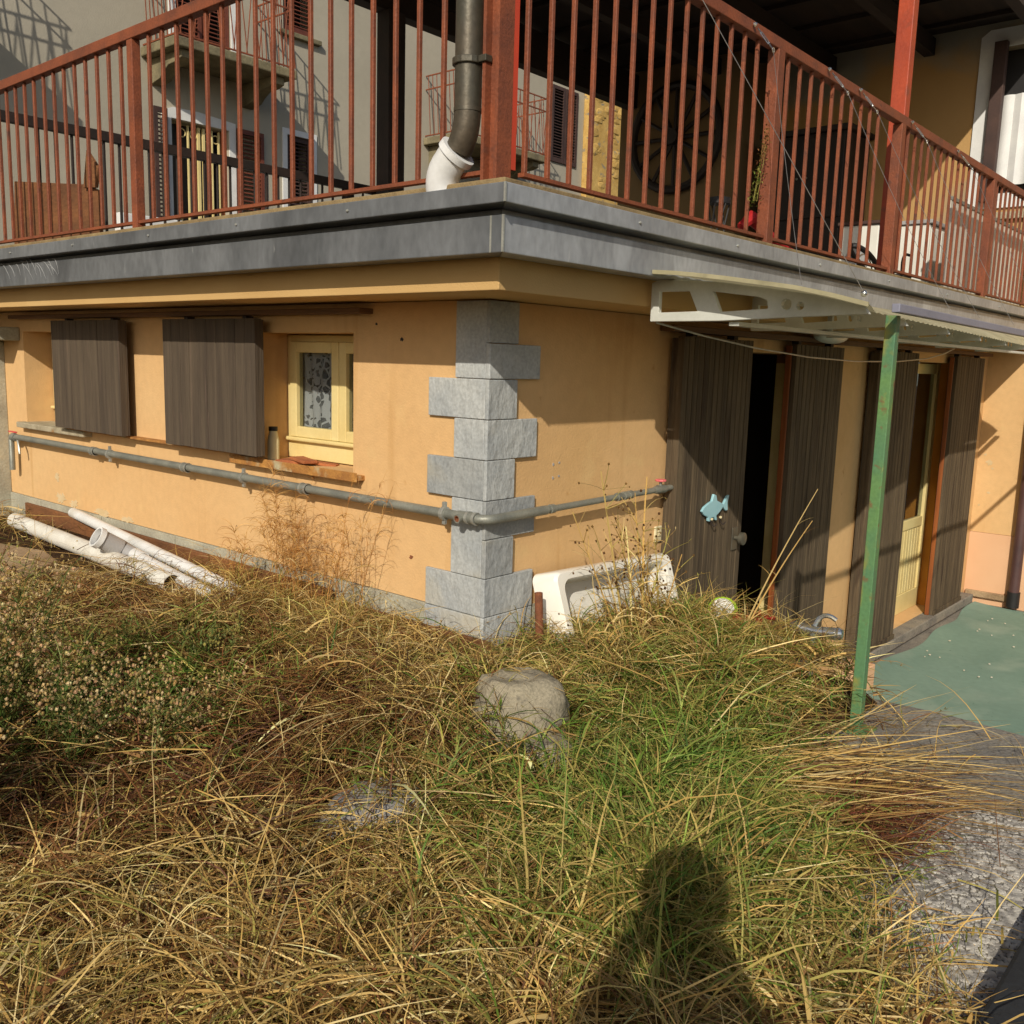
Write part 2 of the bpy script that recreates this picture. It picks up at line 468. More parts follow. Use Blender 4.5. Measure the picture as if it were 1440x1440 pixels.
def veg_mat(name, trans=0.3, rough=0.6):
    m = bpy.data.materials.new(name); m.use_nodes = True
    N, L = m.node_tree.nodes, m.node_tree.links
    b = N['Principled BSDF']; b.inputs['Roughness'].default_value = rough; b.inputs['Specular IOR Level'].default_value = 0.3
    a = N.new('ShaderNodeVertexColor'); a.layer_name = 'Col'
    t = N.new('ShaderNodeBsdfTranslucent'); ms = N.new('ShaderNodeMixShader'); ms.inputs[0].default_value = trans
    L.new(a.outputs[0], b.inputs['Base Color']); L.new(a.outputs[0], t.inputs[0])
    L.new(b.outputs[0], ms.inputs[1]); L.new(t.outputs[0], ms.inputs[2]); L.new(ms.outputs[0], N['Material Output'].inputs[0])
    MATS[name] = m


glass_mat(); lace_mat(); veg_mat('veg')

# ------------------------------------------------------------------ the ground
def hz(x, y):
    x = np.asarray(x, float); y = np.asarray(y, float)
    def sm(t): t = np.clip(t, 0, 1); return t * t * (3 - 2 * t)
    z = 0.84 + 0.11 * sm((x + 1.5) / 1.3) * sm((y + 0.9) / 0.9)
    z = z + 0.05 * np.exp(-(((x - 0.65) / 0.4) ** 2 + ((y + 0.6) / 0.35) ** 2))
    slab = sm((x + 0.55) / 0.5) * sm((-1.0 - y) / 0.25)
    slab2 = sm((x + 1.0) / 0.35) * sm((-1.45 - y) / 0.2)
    sl = np.maximum(slab, slab2)
    z = z * (1 - sl) + 0.745 * sl
    z = z + (1 - 0.85 * sl) * 0.016 * (np.sin(x * 7.1 + 1.3 * np.sin(y * 4)) + np.sin(y * 8.3 + 1.7 * np.sin(x * 5)) + 0.7 * np.sin(x * 17 + y * 13))
    return z


xs = np.concatenate([np.linspace(-14, -3, 12), np.linspace(-2.9, 1.03, 90)])
ys = np.concatenate([np.linspace(-9, -2.8, 10), np.linspace(-2.7, 4.4, 150)])
gx, gy = np.meshgrid(xs, ys, indexing='ij')
gz = hz(gx, gy)
inside = (gx > 0.02) & (gy > 0.02)
gm = MB()
nv = len(ys)
gm.v = [tuple(p) for p in np.stack([gx.ravel(), gy.ravel(), gz.ravel()], 1)]
gm.f = [(i * nv + j, (i + 1) * nv + j, (i + 1) * nv + j + 1, i * nv + j + 1) for i in range(len(xs) - 1) for j in range(nv - 1)
        if not (inside[i, j] and inside[i + 1, j + 1])]
gm.build('ground', 'soil', smooth=True, kind='structure', fix=False)
# far ground sheet to the horizon, below the garden
MB().add([(-150, -150, -0.03), (150, -150, -0.03), (150, 150, -0.03), (-150, 150, -0.03)], [(0, 1, 2, 3)]).build('terrain', 'soil', kind='structure', fix=False)
# sunken patio
MB().add([(1.06, -9, 0.0), (6.6, -9, 0.0), (6.6, 0, 0.0), (1.06, 0, 0.0)], [(0, 1, 2, 3)]).build('patio', 'concrete', kind='structure', fix=False)
# retaining wall between garden and patio, concrete slab on top
MB().box(0.98, 1.06, -9, -0.002, -0.02, 0.772).build('retaining_wall', 'concrete', label='low concrete retaining wall between the garden and the sunken patio', cat='wall', bevel=0.01)
sl = MB()
poly = [(1.10, -1.98), (1.09, -1.7), (1.115, -1.4), (1.08, -1.1), (1.0, -0.95), (0.55, -0.92), (0.0, -1.02), (-0.5, -1.2), (-1.1, -1.4), (-1.5, -1.98)]
sl.prism(poly, 'z', 0.70, 0.79)
sl.build('concrete_slab', 'concrete', kind='structure', bevel=0.015)
# loose pale pebbles bedded in the slab, near the kerb
pb = MB()
rr = random.Random(3)
unit = MB().ico((0, 0, 0), 1.0, 1)
UV = np.array(unit.v)
for k in range(8500):
    x = rr.uniform(-1.25, 0.35); y = -1.975 + abs(rr.gauss(0, 0.17))
    if y > -1.3: continue
    r = rr.uniform(0.003, 0.0065)
    a = rr.uniform(0, 6.28); ca, sa = math.cos(a), math.sin(a)
    S = np.array([r * rr.uniform(1, 1.6), r * rr.uniform(0.8, 1.1), r * 0.6])
    V = UV * S
    V = np.stack([V[:, 0] * ca - V[:, 1] * sa + x, V[:, 0] * sa + V[:, 1] * ca + y, V[:, 2] + 0.792], 1)
    k0 = len(pb.v)
    pb.v += [tuple(p) for p in V]
    pb.f += [tuple(i + k0 for i in f) for f in unit.f]
pb.build('pebbles', 'pebble', smooth=True, kind='stuff', fix=False, label='pale pebbles bedded in the concrete near the dark kerb', cat='pebbles')
MB().box(-1.6, 1.08, -2.30, -1.985, 0.4, 0.86).build('kerb_wall', 'slate', bevel=0.01, label='dark kerb edging the pebbled concrete in the near corner', cat='kerb')

# green carpet with a wavy edge along the doors
cm = MB()
N_ = 60
edge = []
for i in range(N_ + 1):
    x = 1.15 + (6.5 - 1.15) * i / N_
    e = -0.16 + 0.035 * math.sin(x * 2.1 + 0.5) + 0.02 * math.sin(x * 6.3) + (0.05 if x < 3.3 else 0)
    edge.append((x, e))
vs_, fs_ = [], []
for j in range(9):
    t = j / 8
    for i, (x, e) in enumerate(edge):
        y = e + (-4.2 - e) * t ** 1.5
        z = 0.012 + 0.004 * math.sin(x * 5 + y * 3) + (0.02 * math.exp(-j * 1.5) * (0.5 + 0.5 * math.sin(x * 4)))
        vs_.append((x, y, z))
n1 = N_ + 1
fs_ = [(j * n1 + i, j * n1 + i + 1, (j + 1) * n1 + i + 1, (j + 1) * n1 + i) for j in range(8) for i in range(N_)]
cm.add(vs_, fs_)
cm.build('carpet', 'carpet', smooth=True, fix=False, label='green outdoor carpet covering the sunken patio by the doors', cat='carpet')
fl = MB()
for k in range(46):
    x = rr.uniform(4.2, 6.4); y = -0.3 - abs(rr.gauss(0, 0.8))
    r = rr.uniform(0.004, 0.010)
    fl.prism([(x + r * rr.uniform(0.6, 1.2) * math.cos(a), y + r * rr.uniform(0.6, 1.2) * math.sin(a)) for a in [q * 1.2566 for q in range(5)]], 'z', 0.022, 0.027)
fl.build('paint_flakes', 'plaster_patch', fix=False, kind='stuff', label='white paint flakes scattered on the green carpet', cat='debris')

# ------------------------------------------------------------------ the house
house = root('house', (0, 0, 0), 'cream-orange house with grey corner stones under the railed terrace', 'house')
W1 = (3.36, 4.02, 1.575, 2.165)       # left window opening (y0,y1,z0,z1)
W2 = (0.765, 1.46, 1.575, 2.165)
wall_mb('x', 0.006, 0.29, 0.302, 4.40, 0.0, 1.0995, []).build('skirting', 'skirting', house)
D1 = (1.60, 3.00, 0.06, 2.15)
D2 = (4.40, 5.72, 0.10, 2.15)
wl = wall_mb('x', 0.0, 0.30, 0.30, 4.40, 1.10, 2.285, [W1, W2])
wr = wall_mb('y', 0.0, 0.30, 0.0, 6.60, 0.0, 2.285, [D1, D2])
wr.add(wl.v, wl.f)
wr.build('wall', 'plaster', house)
# return wall on the right, two storeys
wall_mb('x', 6.6, 0.3, -5.0, 0.0, 0.655, 2.6, []).build('wall', 'plaster', house)
wall_mb('x', 6.592, 0.3, -5.0, 0.0, 0.0, 0.652, []).build('wall', 'plaster_pink', house, label='pinkish lower band of the side wall', bevel=0.003)
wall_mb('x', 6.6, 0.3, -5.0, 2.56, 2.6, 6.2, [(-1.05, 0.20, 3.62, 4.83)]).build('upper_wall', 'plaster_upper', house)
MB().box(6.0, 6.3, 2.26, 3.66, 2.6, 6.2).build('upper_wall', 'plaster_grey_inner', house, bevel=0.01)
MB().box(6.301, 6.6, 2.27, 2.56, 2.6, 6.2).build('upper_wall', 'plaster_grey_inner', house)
MB().box(0.0, 6.6, 4.4, 4.6, 0.0, 2.285).build('back_wall', 'render_grey', house)
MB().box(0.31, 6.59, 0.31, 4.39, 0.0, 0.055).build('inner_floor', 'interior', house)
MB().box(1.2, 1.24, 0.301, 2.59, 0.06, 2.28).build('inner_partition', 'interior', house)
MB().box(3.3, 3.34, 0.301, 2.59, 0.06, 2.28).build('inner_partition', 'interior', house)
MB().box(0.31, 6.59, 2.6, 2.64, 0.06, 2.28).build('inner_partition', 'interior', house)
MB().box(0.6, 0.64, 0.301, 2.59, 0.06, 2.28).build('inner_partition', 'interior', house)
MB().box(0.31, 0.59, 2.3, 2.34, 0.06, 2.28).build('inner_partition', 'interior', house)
# terrace slab: soffit, fascia, lead gutter in two bands
MB().box(-0.30, 6.6, -0.30, 4.6, 2.288, 2.585).build('terrace_slab', 'plaster_fascia', house)
MB().prism([(-0.35, -0.35), (6.6, -0.35), (6.6, -0.301), (-0.301, -0.301), (-0.301, 4.6), (-0.35, 4.6)], 'z', 2.285, 2.40).build('fascia', 'plaster_fascia', house, bevel=0.003)
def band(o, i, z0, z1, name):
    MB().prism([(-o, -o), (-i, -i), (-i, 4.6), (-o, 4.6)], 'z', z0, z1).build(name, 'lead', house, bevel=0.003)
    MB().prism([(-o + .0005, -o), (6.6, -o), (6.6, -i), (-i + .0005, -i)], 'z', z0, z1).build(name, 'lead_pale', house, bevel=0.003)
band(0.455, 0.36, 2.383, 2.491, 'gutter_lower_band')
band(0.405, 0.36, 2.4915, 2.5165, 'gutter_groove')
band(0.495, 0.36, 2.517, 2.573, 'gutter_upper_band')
qr = random.Random(12)
for k in range(14):
    y0 = 3.14 - k * 0.05 + qr.uniform(-.05, .05); z0 = 2.39 + qr.uniform(0, .04)
    pts = arc((-0.4558, y0, z0 + .085), (-0.4558, y0 - 0.05, z0 + .09), (-0.4558, y0 - 0.05 - qr.uniform(0, .10), z0 + qr.uniform(0, .03)), 7)
    MB().tube(pts, [0.0006, 0.0012, 0.0016, 0.002, 0.0018, 0.0015, 0.001, 0.0006], 4).build('chalk_scuff', 'chalk', house)
mm = MB().prism([(-0.47, -0.47), (6.6, -0.47), (6.6, -0.3), (-0.3, -0.3), (-0.3, 4.6), (-0.47, 4.6)], 'z', 2.574, 2.592)
mm.build('terrace_edge', 'mortar', house, bevel=0.004)
MB().box(-0.298, 6.6, -0.298, 4.6, 2.586, 2.60).build('terrace_floor', 'concrete', house)
MB().box(-0.458, -0.452, -0.459, -0.452, 2.384, 2.490).build('gutter_seam', 'zinc', house)
MB().box(-0.498, -0.492, -0.499, -0.492, 2.518, 2.572).build('gutter_seam', 'zinc', house)
MB().box(-0.4565, -0.4545, -0.41, -0.404, 2.384, 2.490).build('gutter_seam', 'zinc', house)
for y in (2.9, 2.2, 1.5, 0.85, 0.2): MB().ico((-0.497, y, 2.545), 0.006, 1).build('rivet', 'zinc', house)
for x in (0.2, 0.9, 1.7, 2.6, 3.6, 4.8): MB().ico((x, -0.497, 2.545), 0.006, 1).build('rivet', 'zinc', house)
# corner stones (quoins): rows of 0.15, alternately long to the left and to the right
rows = [2.0, 1.851, 1.70, 1.548, 1.40, 1.251, 1.10, 0.90]
def stone(mb, bev=0.003):
    return mb.build('quoin_stone', 'quoin', house, bevel=bev)
tk = 0.018
def qstone(face, length, z0, z1):
    dz = random.uniform(0.0, 0.002)
    t = tk + random.uniform(-0.002, 0.004)
    g = 0.0012
    if face == 'L':
        stone(MB().box(-t, -0.0005, 0.0, length, z0 + g, z1 - g))
    else:
        stone(MB().box(-tk, length, -t, -0.0005, z0 + g, z1 - g))
Llen = [(2.0, 2.284, .155), (1.851, 2.0, .297), (1.70, 1.851, .155), (1.548, 1.70, .297), (1.251, 1.548, .16), (1.10, 1.251, .30), (0.88, 1.10, .30)]
Rlen = [(2.13, 2.284, .145), (2.0, 2.13, .272), (1.851, 2.0, .145), (1.70, 1.851, .272), (1.548, 1.70, .143), (1.40, 1.548, .272), (1.251, 1.40, .143), (1.10, 1.251, .27), (0.88, 1.10, .27)]
for z0, z1, l in Llen: qstone('L', l, z0, z1)
for z0, z1, l in Rlen: qstone('R', l, z0, z1)
MB().box(0.0, 1.9, -0.008, -0.0005, 0.80, 1.10).build('skirting', 'skirting', house)
# skirting tiles along the left wall
for i in range(15):
    y0 = 0.305 + i * 0.273
    MB().box(-0.010 - 0.003 * (i % 3 == 1), -0.0005, y0 + 0.0015, min(y0 + 0.2715, 4.39), 0.88, 1.098 - 0.002 * (i % 2)).build('skirting_tile', 'skirting', house, bevel=0.002)
# peeled patches of paint and rust marks
def patch(axis, c, r, mat, n=11, seed=0, sy=1.0):
    q = random.Random(seed)
    poly = [(c[0] + r * q.uniform(0.45, 1.2) * math.cos(a), c[1] + r * sy * q.uniform(0.45, 1.2) * math.sin(a)) for a in [i * 2 * math.pi / n for i in range(n)]]
    if axis == 'x0': MB().prism(poly, 'x', -0.0025, -0.0003).build('paint_patch', mat, house)
    elif axis == 'y0': MB().prism(poly, 'y', -0.0025, -0.0003).build('paint_patch', mat, house)
    else: MB().prism(poly, 'x', 6.5972, 6.5995).build('paint_patch', mat, house)
for k, (y, z, r, sy) in enumerate([(3.62, 1.27, 0.03, 1), (3.58, 1.14, 0.07, .6), (3.40, 1.125, 0.06, .45), (3.05, 1.12, 0.10, .25), (2.75, 1.115, 0.08, .25)]):
    patch('x0', (y, z), r, 'patch_soft', seed=k, sy=sy, n=22)
for k, (y, z, r) in enumerate([(-0.10, 1.29, 0.03), (-0.13, 1.24, 0.012), (-0.06, 1.36, 0.012), (-0.12, 1.02, 0.015), (-0.05, 0.9, 0.012)]):
    patch('x6', (y, z), r, 'patch_soft', seed=20 + k, n=18)
patch('x0', (0.47, 2.14), 0.012, 'black', seed=31, sy=.7)
patch('x0', (0.40, 1.27), 0.012, 'rust_iron', seed=32, sy=.7)
patch('x0', (0.62, 2.20), 0.006, 'black', seed=33)
for x, z in ((0.40, 1.66), (0.44, 1.665), (0.40, 1.605), (0.44, 1.61)):
    patch('y0', (x, z), 0.006, 'pvc_grey', seed=int(x * 100 + z * 10), n=7)
# shutter track under the soffit
MB().box(-0.075, -0.001, 0.64, 4.05, 2.240, 2.262).build('shutter_track', 'track_wood', house, bevel=0.003)
for y in (1.45, 1.95, 2.7, 3.25):
    MB().box(-0.07, -0.03, y - 0.015, y + 0.015, 2.222, 2.236).build('shutter_hanger', 'dark_iron', house)
# sliding window shutters built of planks
def win_shutter(y0, y1, lab, n=9):
    s = MB().box(-0.0615, -0.054, y0 + 0.002, y1 - 0.002, 1.606, 2.220).build('shutter', 'shutter_wood', house, label=lab)
    w = (y1 - y0) / n
    for i in range(n):
        d = random.uniform(0, 0.0025)
        MB().box(-0.10 - d, -0.0615, y0 + i * w + 0.0012, y0 + (i + 1) * w - 0.0012, 1.602 + random.uniform(0, .003), 2.224).build('plank', 'shutter_wood', s, bevel=0.0025)
win_shutter(1.325, 2.118, 'weathered dark plank shutter beside the lace-curtained window', 10)
win_shutter(2.572, 3.385, 'weathered dark plank shutter at the far left window', 10)
# lower shutter guide strip of rusty iron between the two windows
MB().box(-0.05, -0.001, 1.56, 3.35, 1.590, 1.600).build('shutter_guide', 'sill_rust', house)
# window sills
MB().box(-0.045, 0.16, 0.69, 1.62, 1.552, 1.574).build('sill', 'sill_rust', house, bevel=0.004, label='rusty window sill lip under the lace curtain')
MB().box(-0.05, -0.0455, 0.685, 1.625, 1.548, 1.588).build('sill', 'sill_rust', house, bevel=0.002)
MB().box(-0.055, 0.16, 3.13, 4.06, 1.555, 1.590).build('sill', 'sill_stone', house, bevel=0.006, label='worn pale stone sill of the left window')
# yellow casement window with two panes
def casement(y0, y1, z0, z1, x):
    w = MB().box(x, x + 0.06, y0, y1, z0, z0 + 0.085).build('window', 'yellow_paint', house, bevel=0.004, label='pale yellow painted casement window')
    MB().box(x, x + 0.06, y0, y0 + 0.03, z0 + 0.0855, z1).build('frame', 'yellow_paint', w, bevel=0.003)
    MB().box(x, x + 0.06, y1 - 0.03, y1, z0 + 0.0855, z1).build('frame', 'yellow_paint', w, bevel=0.003)
    MB().box(x, x + 0.06, y0 + 0.0305, y1 - 0.0305, z1 - 0.03, z1).build('frame', 'yellow_paint', w, bevel=0.003)
    MB().box(x - 0.025, x - 0.0005, y0 + 0.001, y1 - 0.001, z0 + 0.082, z0 + 0.10).build('drip_rail', 'yellow_paint', w, bevel=0.006)
    ym = (y0 + y1) / 2
    for a, b in ((y0 + 0.031, ym - 0.002), (ym + 0.002, y1 - 0.031)):
        sz0, sz1 = z0 + 0.101, z1 - 0.031
        for bx in ((a, a + 0.05, sz0, sz1), (b - 0.05, b, sz0, sz1), (a + 0.0505, b - 0.0505, sz0, sz0 + 0.05), (a + 0.0505, b - 0.0505, sz1 - 0.05, sz1)):
            MB().box(x - 0.012, x + 0.03, *bx).build('sash', 'yellow_paint', w, bevel=0.004)
        MB().box(x + 0.008, x + 0.012, a + 0.051, b - 0.051, sz0 + 0.051, sz1 - 0.051).build('pane', 'glass', w)
    return w
wA = casement(0.665, 1.455, 1.58, 2.16, 0.17)
casement(3.37, 4.01, 1.592, 2.16, 0.17)
lc = MB()
ny, nz = 60, 12
vs_ = []
for j in range(nz + 1):
    z = 2.115 - 0.40 * j / nz
    for i in range(ny + 1):
        y = 0.70 + 0.72 * i / ny
        lowz = 0.02 * abs(math.sin(y * 40)) * (j == nz)
        vs_.append((0.215 + 0.008 * math.sin(y * 95) + 0.004 * math.sin(y * 41 + j * .3), y, z - lowz))
lc.add(vs_, [(j * (ny + 1) + i, j * (ny + 1) + i + 1, (j + 1) * (ny + 1) + i + 1, (j + 1) * (ny + 1) + i) for j in range(nz) for i in range(ny)])
lc.build('lace_curtain', 'lace', smooth=True, fix=False, label='white lace half curtain behind the yellow window', cat='curtain')

# door shutters: tall leaves of narrow slats
def door_leaf(x0, x1, n, lab, z0=0.10, z1=2.205, mat='door_wood', rail=True, edge=None):
    s = MB().box(x0 + 0.004, x1 - 0.004, -0.052, -0.020, z0 + 0.01, z1 - 0.01).build('door_shutter', mat, house, label=lab)
    w = (x1 - x0) / n
    for i in range(n):
        d = random.uniform(0, 0.002)
        MB().box(x0 + i * w + 0.0022, x0 + (i + 1) * w - 0.0022, -0.085 - d, -0.0515, z0, z1 - random.uniform(0, .004)).build('slat', mat, s, bevel=0.002)
    if rail:
        MB().box(x0, x1, -0.097, -0.0885, z0 - 0.002, z0 + 0.035).build('bottom_rail', mat, s, bevel=0.003)
    if edge:
        MB().box(edge[0] + 0.01, edge[1], -0.062, -0.03, z0 + 0.0, z1 - 0.01).build('edge_strip', 'orange_wood', s, bevel=0.003)
    return s
door_leaf(1.225, 1.91, 14, 'weathered slatted door shutter with the blue fish')
door_leaf(2.43, 3.105, 12, 'slatted door shutter right of the open doorway', edge=(2.402, 2.426))
door_leaf(3.70, 4.478, 13, 'slatted shutter behind the green post')
door_leaf(5.40, 6.17, 12, 'slatted shutter at the patio corner', edge=(5.37, 5.396))
MB().box(1.15, 6.45, -0.075, -0.001, 2.222, 2.250).build('door_track', 'track_wood', house, bevel=0.003)
for x in (1.35, 1.75, 2.5, 2.95, 3.8, 4.35, 5.5, 6.05):
    MB().box(x - 0.02, x + 0.02, -0.07, -0.03, 2.204, 2.223).build('shutter_hanger', 'dark_iron', house)
# open yellow door leaf in the first doorway
d1 = MB().box(2.66, 2.70, 0.02, 0.14, 0.07, 2.10).build('door', 'yellow_paint', house, bevel=0.004, label='edge of a pale yellow door leaf folded back in the doorway')
MB().box(1.601, 2.999, -0.0, 0.30, 0.02, 0.058).build('threshold', 'concrete', house)
# second doorway: yellow glazed door with slatted lower panel, orange jambs
dr = MB().box(4.42, 5.70, 0.13, 0.17, 0.10, 0.26).build('door', 'yellow_paint', house, bevel=0.004, label='pale yellow glazed door with slatted lower panel')
for a, b in ((4.42, 4.50), (5.02, 5.10), (5.62, 5.70)):
    MB().box(a, b, 0.125, 0.175, 0.2605, 2.145).build('stile', 'yellow_paint', dr, bevel=0.004)
for a, b in ((4.501, 5.019), (5.101, 5.619)):
    MB().box(a, b, 0.13, 0.17, 0.80, 0.88).build('rail', 'yellow_paint', dr, bevel=0.004)
    MB().box(a, b, 0.13, 0.17, 2.06, 2.14).build('rail', 'yellow_paint', dr, bevel=0.004)
    MB().box(a, b, 0.148, 0.153, 0.881, 2.059).build('pane', 'glass', dr)
    n = 8; w = (b - a) / n
    for i in range(n):
        MB().box(a + i * w + 0.004, a + (i + 1) * w - 0.004, 0.138, 0.16, 0.262, 0.798).build('slat', 'yellow_paint', dr, bevel=0.003)
MB().box(5.7005, 5.7195, -0.018, 0.30, 0.101, 2.149).build('door_jamb', 'jamb', house)
MB().box(4.4005, 4.4195, -0.018, 0.30, 0.101, 2.149).build('door_jamb', 'jamb', house)
MB().box(3.66, 6.5, -0.11, 0.125, 0.02, 0.098).build('door_sill', 'concrete', house, bevel=0.008)
MB().box(4.0, 4.05, -0.0065, -0.0005, 1.15, 1.165).build('wall_hook', 'rust_iron', house)
# low grey lintel and rough pier closing the far left end
MB().box(-0.20, 0.004, 4.32, 4.6, 0.85, 2.10).build('end_pier', 'skirting', house, bevel=0.01)
MB().box(-0.22, 0.0, 4.06, 4.6, 2.105, 2.19).build('end_lintel', 'skirting', house, bevel=0.01)
# upper window in the return wall
uw = MB().prism([(0.32, 3.5), (0.32, 4.93), (0.25, 4.98), (-1.15, 4.98), (-1.15, 3.5)], 'x', 6.575, 6.599,
                holes=[[(0.18, 3.62), (0.18, 4.83), (-1.04, 4.83), (-1.04, 3.62)]]).build('window_surround', 'trim_white', house, label='white painted surround of the upper window')
MB().box(6.72, 6.76, -1.05, 0.20, 3.62, 4.83).build('window', 'black', house)
MB().box(6.55, 6.60, -1.1, 0.30, 3.40, 3.46).build('sill', 'sill_stone', house, bevel=0.005)
MB().box(6.50, 6.57, 0.09, 0.19, 3.55, 4.86).build('shutter', 'brown_dark', house, bevel=0.004)
cv = []
for j in range(7):
    for i in range(31):
        y = 0.12 - 0.9 * i / 30
        cv.append((6.66 + 0.012 * math.sin(y * 60), y, 4.45 - 0.75 * j / 6))
MB().add(cv, [(j * 31 + i, j * 31 + i + 1, (j + 1) * 31 + i + 1, (j + 1) * 31 + i) for j in range(6) for i in range(30)]).build(
    'net_curtain', 'trim_white', smooth=True, fix=False, label='white net curtain in the upper window', cat='curtain')

# ------------------------------------------------------------------ terrace roof on steel columns
rf = root('terrace_roof', (3.0, 1.5, 2.6), 'dark timber terrace roof on rust-red steel columns', 'roof')
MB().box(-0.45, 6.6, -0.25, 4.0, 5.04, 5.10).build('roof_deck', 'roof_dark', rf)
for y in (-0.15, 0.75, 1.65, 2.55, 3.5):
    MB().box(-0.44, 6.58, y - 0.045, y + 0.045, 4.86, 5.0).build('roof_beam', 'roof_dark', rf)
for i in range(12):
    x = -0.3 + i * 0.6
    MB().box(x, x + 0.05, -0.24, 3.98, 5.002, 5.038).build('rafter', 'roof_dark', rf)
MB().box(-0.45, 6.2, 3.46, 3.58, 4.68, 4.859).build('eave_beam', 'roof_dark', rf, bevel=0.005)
def hcol(x, y, z0, z1, a, mat, lab):
    mb = MB()
    t = 0.012
    mb.box(x - a / 2, x + a / 2, y - a / 2, y - a / 2 + t, z0, z1)
    mb.box(x - a / 2, x + a / 2, y + a / 2 - t, y + a / 2, z0, z1)
    mb.box(x - t / 2, x + t / 2, y - a / 2 + t, y + a / 2 - t, z0, z1)
    return mb.build('column', mat, rf, label=lab)
hcol(-0.420, -0.388, 2.594, 4.86, 0.064, 'rust', 'rust-red steel column at the terrace corner')
MB().box(2.915, 2.985, -0.385, -0.30, 2.594, 4.86).build('column', 'rust_red', rf, bevel=0.004, label='rust-red steel column behind the handrail')
MB().box(-0.3875, -0.366, -0.4195, -0.409, 2.63, 4.86).build('flange', 'sunlit_red', rf, label='edge of the corner column, coloured bright red as if sunlit')  # added strip; its brighter red paints in direct sun on the flange
MB().box(2.55, 2.72, 3.42, 3.56, 2.601, 4.68).build('column', 'dark_iron', rf, bevel=0.004, label='dark rear column by the back railing')

# ------------------------------------------------------------------ railings
def railing(name, lab, axis, bars, posts, s0, s1, off, mat='rust', z0=2.628, zt=3.42, hw=0.045, ps=0.05, bw=0.0148, group=None):
    def B(mb, a0, a1, o0, o1, c0, c1):
        return mb.box(o0, o1, a0, a1, c0, c1) if axis == 'y' else mb.box(a0, a1, o0, o1, c0, c1)
    mid = (s0 + s1) / 2
    r = root(name, ((off, mid, 2.6) if axis == 'y' else (mid, off, 2.6)), lab, 'railing', group)
    B(MB(), s0, s1, off - 0.022, off + 0.022, zt - hw, zt).build('handrail', mat, r, bevel=0.003)
    B(MB(), s0, s1, off - 0.013, off + 0.013, z0 - 0.012, z0).build('bottom_rail', mat, r)
    proto = None
    for b in bars:
        if proto is None:
            proto = B(MB(), b - bw / 2, b + bw / 2, off - bw / 2, off + bw / 2, z0 + 0.0005, zt - hw - 0.0005).build('bar', mat, r, bevel=0.002, seg=1)
        else:
            c = WLOC[proto].copy()
            if axis == 'y': c.y = b
            else: c.x = b
            copy_part(proto, r, c)
    for p in posts:
        B(MB(), p - ps / 2, p + ps / 2, off - ps / 2 + 0.003, off + ps / 2 - 0.003, 2.594, zt - hw - 0.0005).build('post', mat, r, bevel=0.003)
    return r
lb = [1.587 - 0.1095 * k for k in range(17) if 1.587 - 0.1095 * k > -0.18] + [1.829 + 0.1095 * k for k in range(22) if 1.829 + 0.1095 * k < 4.0]
railing('terrace_railing', 'rust-brown steel terrace railing above the window wall', 'y', lb, [1.718, 3.5], -0.34, 4.0, -0.42, ps=0.046)
rb = [-0.327 + 0.110 * k for k in range(14)] + [1.388 + 0.118 * k for k in range(10)] + [2.90 + 0.115 * k for k in range(14)] + [4.72 + 0.115 * k for k in range(16)]
railing('terrace_railing', 'rust-brown steel terrace railing above the patio doors', 'x', rb, [1.275, 2.76, 4.58], -0.34, 6.55, -0.42, ps=0.058)
railing('terrace_railing', 'dark railing along the far back edge of the terrace', 'x', [0.0 + 0.1 * k for k in range(60)], [2.35], -0.4, 6.0, 3.66, mat='dark_iron', zt=3.41, hw=0.06)

# ------------------------------------------------------------------ downspout at the corner
dsp = root('downspout', (-0.45, -0.25, 2.58), 'weathered copper downspout ending in a white plastic elbow', 'downspout')
MB().tube([(-0.447, -0.297, 4.9), (-0.447, -0.295, 2.80), *arc((-0.447, -0.294, 2.79), (-0.447, -0.292, 2.73), (-0.45, -0.262, 2.69), 5)], 0.041, 20).build('pipe', 'copper', dsp, smooth=True)
MB().tube([(-0.447, -0.295, 2.925), (-0.447, -0.295, 2.945)], 0.049, 20).box(-0.46, -0.43, -0.375, -0.345, 2.925, 2.945).build('clamp', 'copper', dsp, bevel=0.003)
MB().tube([(-0.447, -0.295, 2.795), (-0.447, -0.295, 2.806)], 0.0425, 20).build('solder_ring', 'copper', dsp, smooth=True)
MB().tube([(-0.45, -0.255, 2.683), (-0.452, -0.236, 2.665), *arc((-0.452, -0.232, 2.66), (-0.455, -0.19, 2.625), (-0.44, -0.19, 2.575), 6)], 0.052, 20).build('elbow', 'pvc', dsp, smooth=True, label='white plastic elbow at the gutter edge')
MB().tube([(-0.449, -0.262, 2.690), (-0.4512, -0.247, 2.676)], 0.059, 20).build('socket_rim', 'pvc', dsp, smooth=True)

# ------------------------------------------------------------------ galvanised pipe run along both walls
gp = root('water_pipe', (0, 0, 1.45), 'grey galvanised pipe running round the house corner at waist height', 'pipe')
zp = 1.487
MB().tube([(-0.06, 4.05, zp + .004), (-0.06, 2.0, zp + .002), (-0.06, 0.03, zp), *arc((-0.06, 0.0, zp), (-0.058, -0.058, zp), (0.0, -0.06, zp + .001), 5), (0.28, -0.06, zp + .005)], 0.0185, 14).build('pipe', 'galv', gp, smooth=True)
MB().tube([(0.28, -0.06, zp + .005), (1.215, -0.06, zp + .018)], 0.0135, 14).build('pipe', 'galv', gp, smooth=True)
MB().tube([(1.225, -0.06, zp + .018), *arc((1.24, -0.06, zp + .018), (1.255, -0.06, zp + .018), (1.255, -0.06, zp), 4), (1.255, -0.055, 0.9)], 0.011, 12).build('drop_pipe', 'galv', gp, smooth=True)
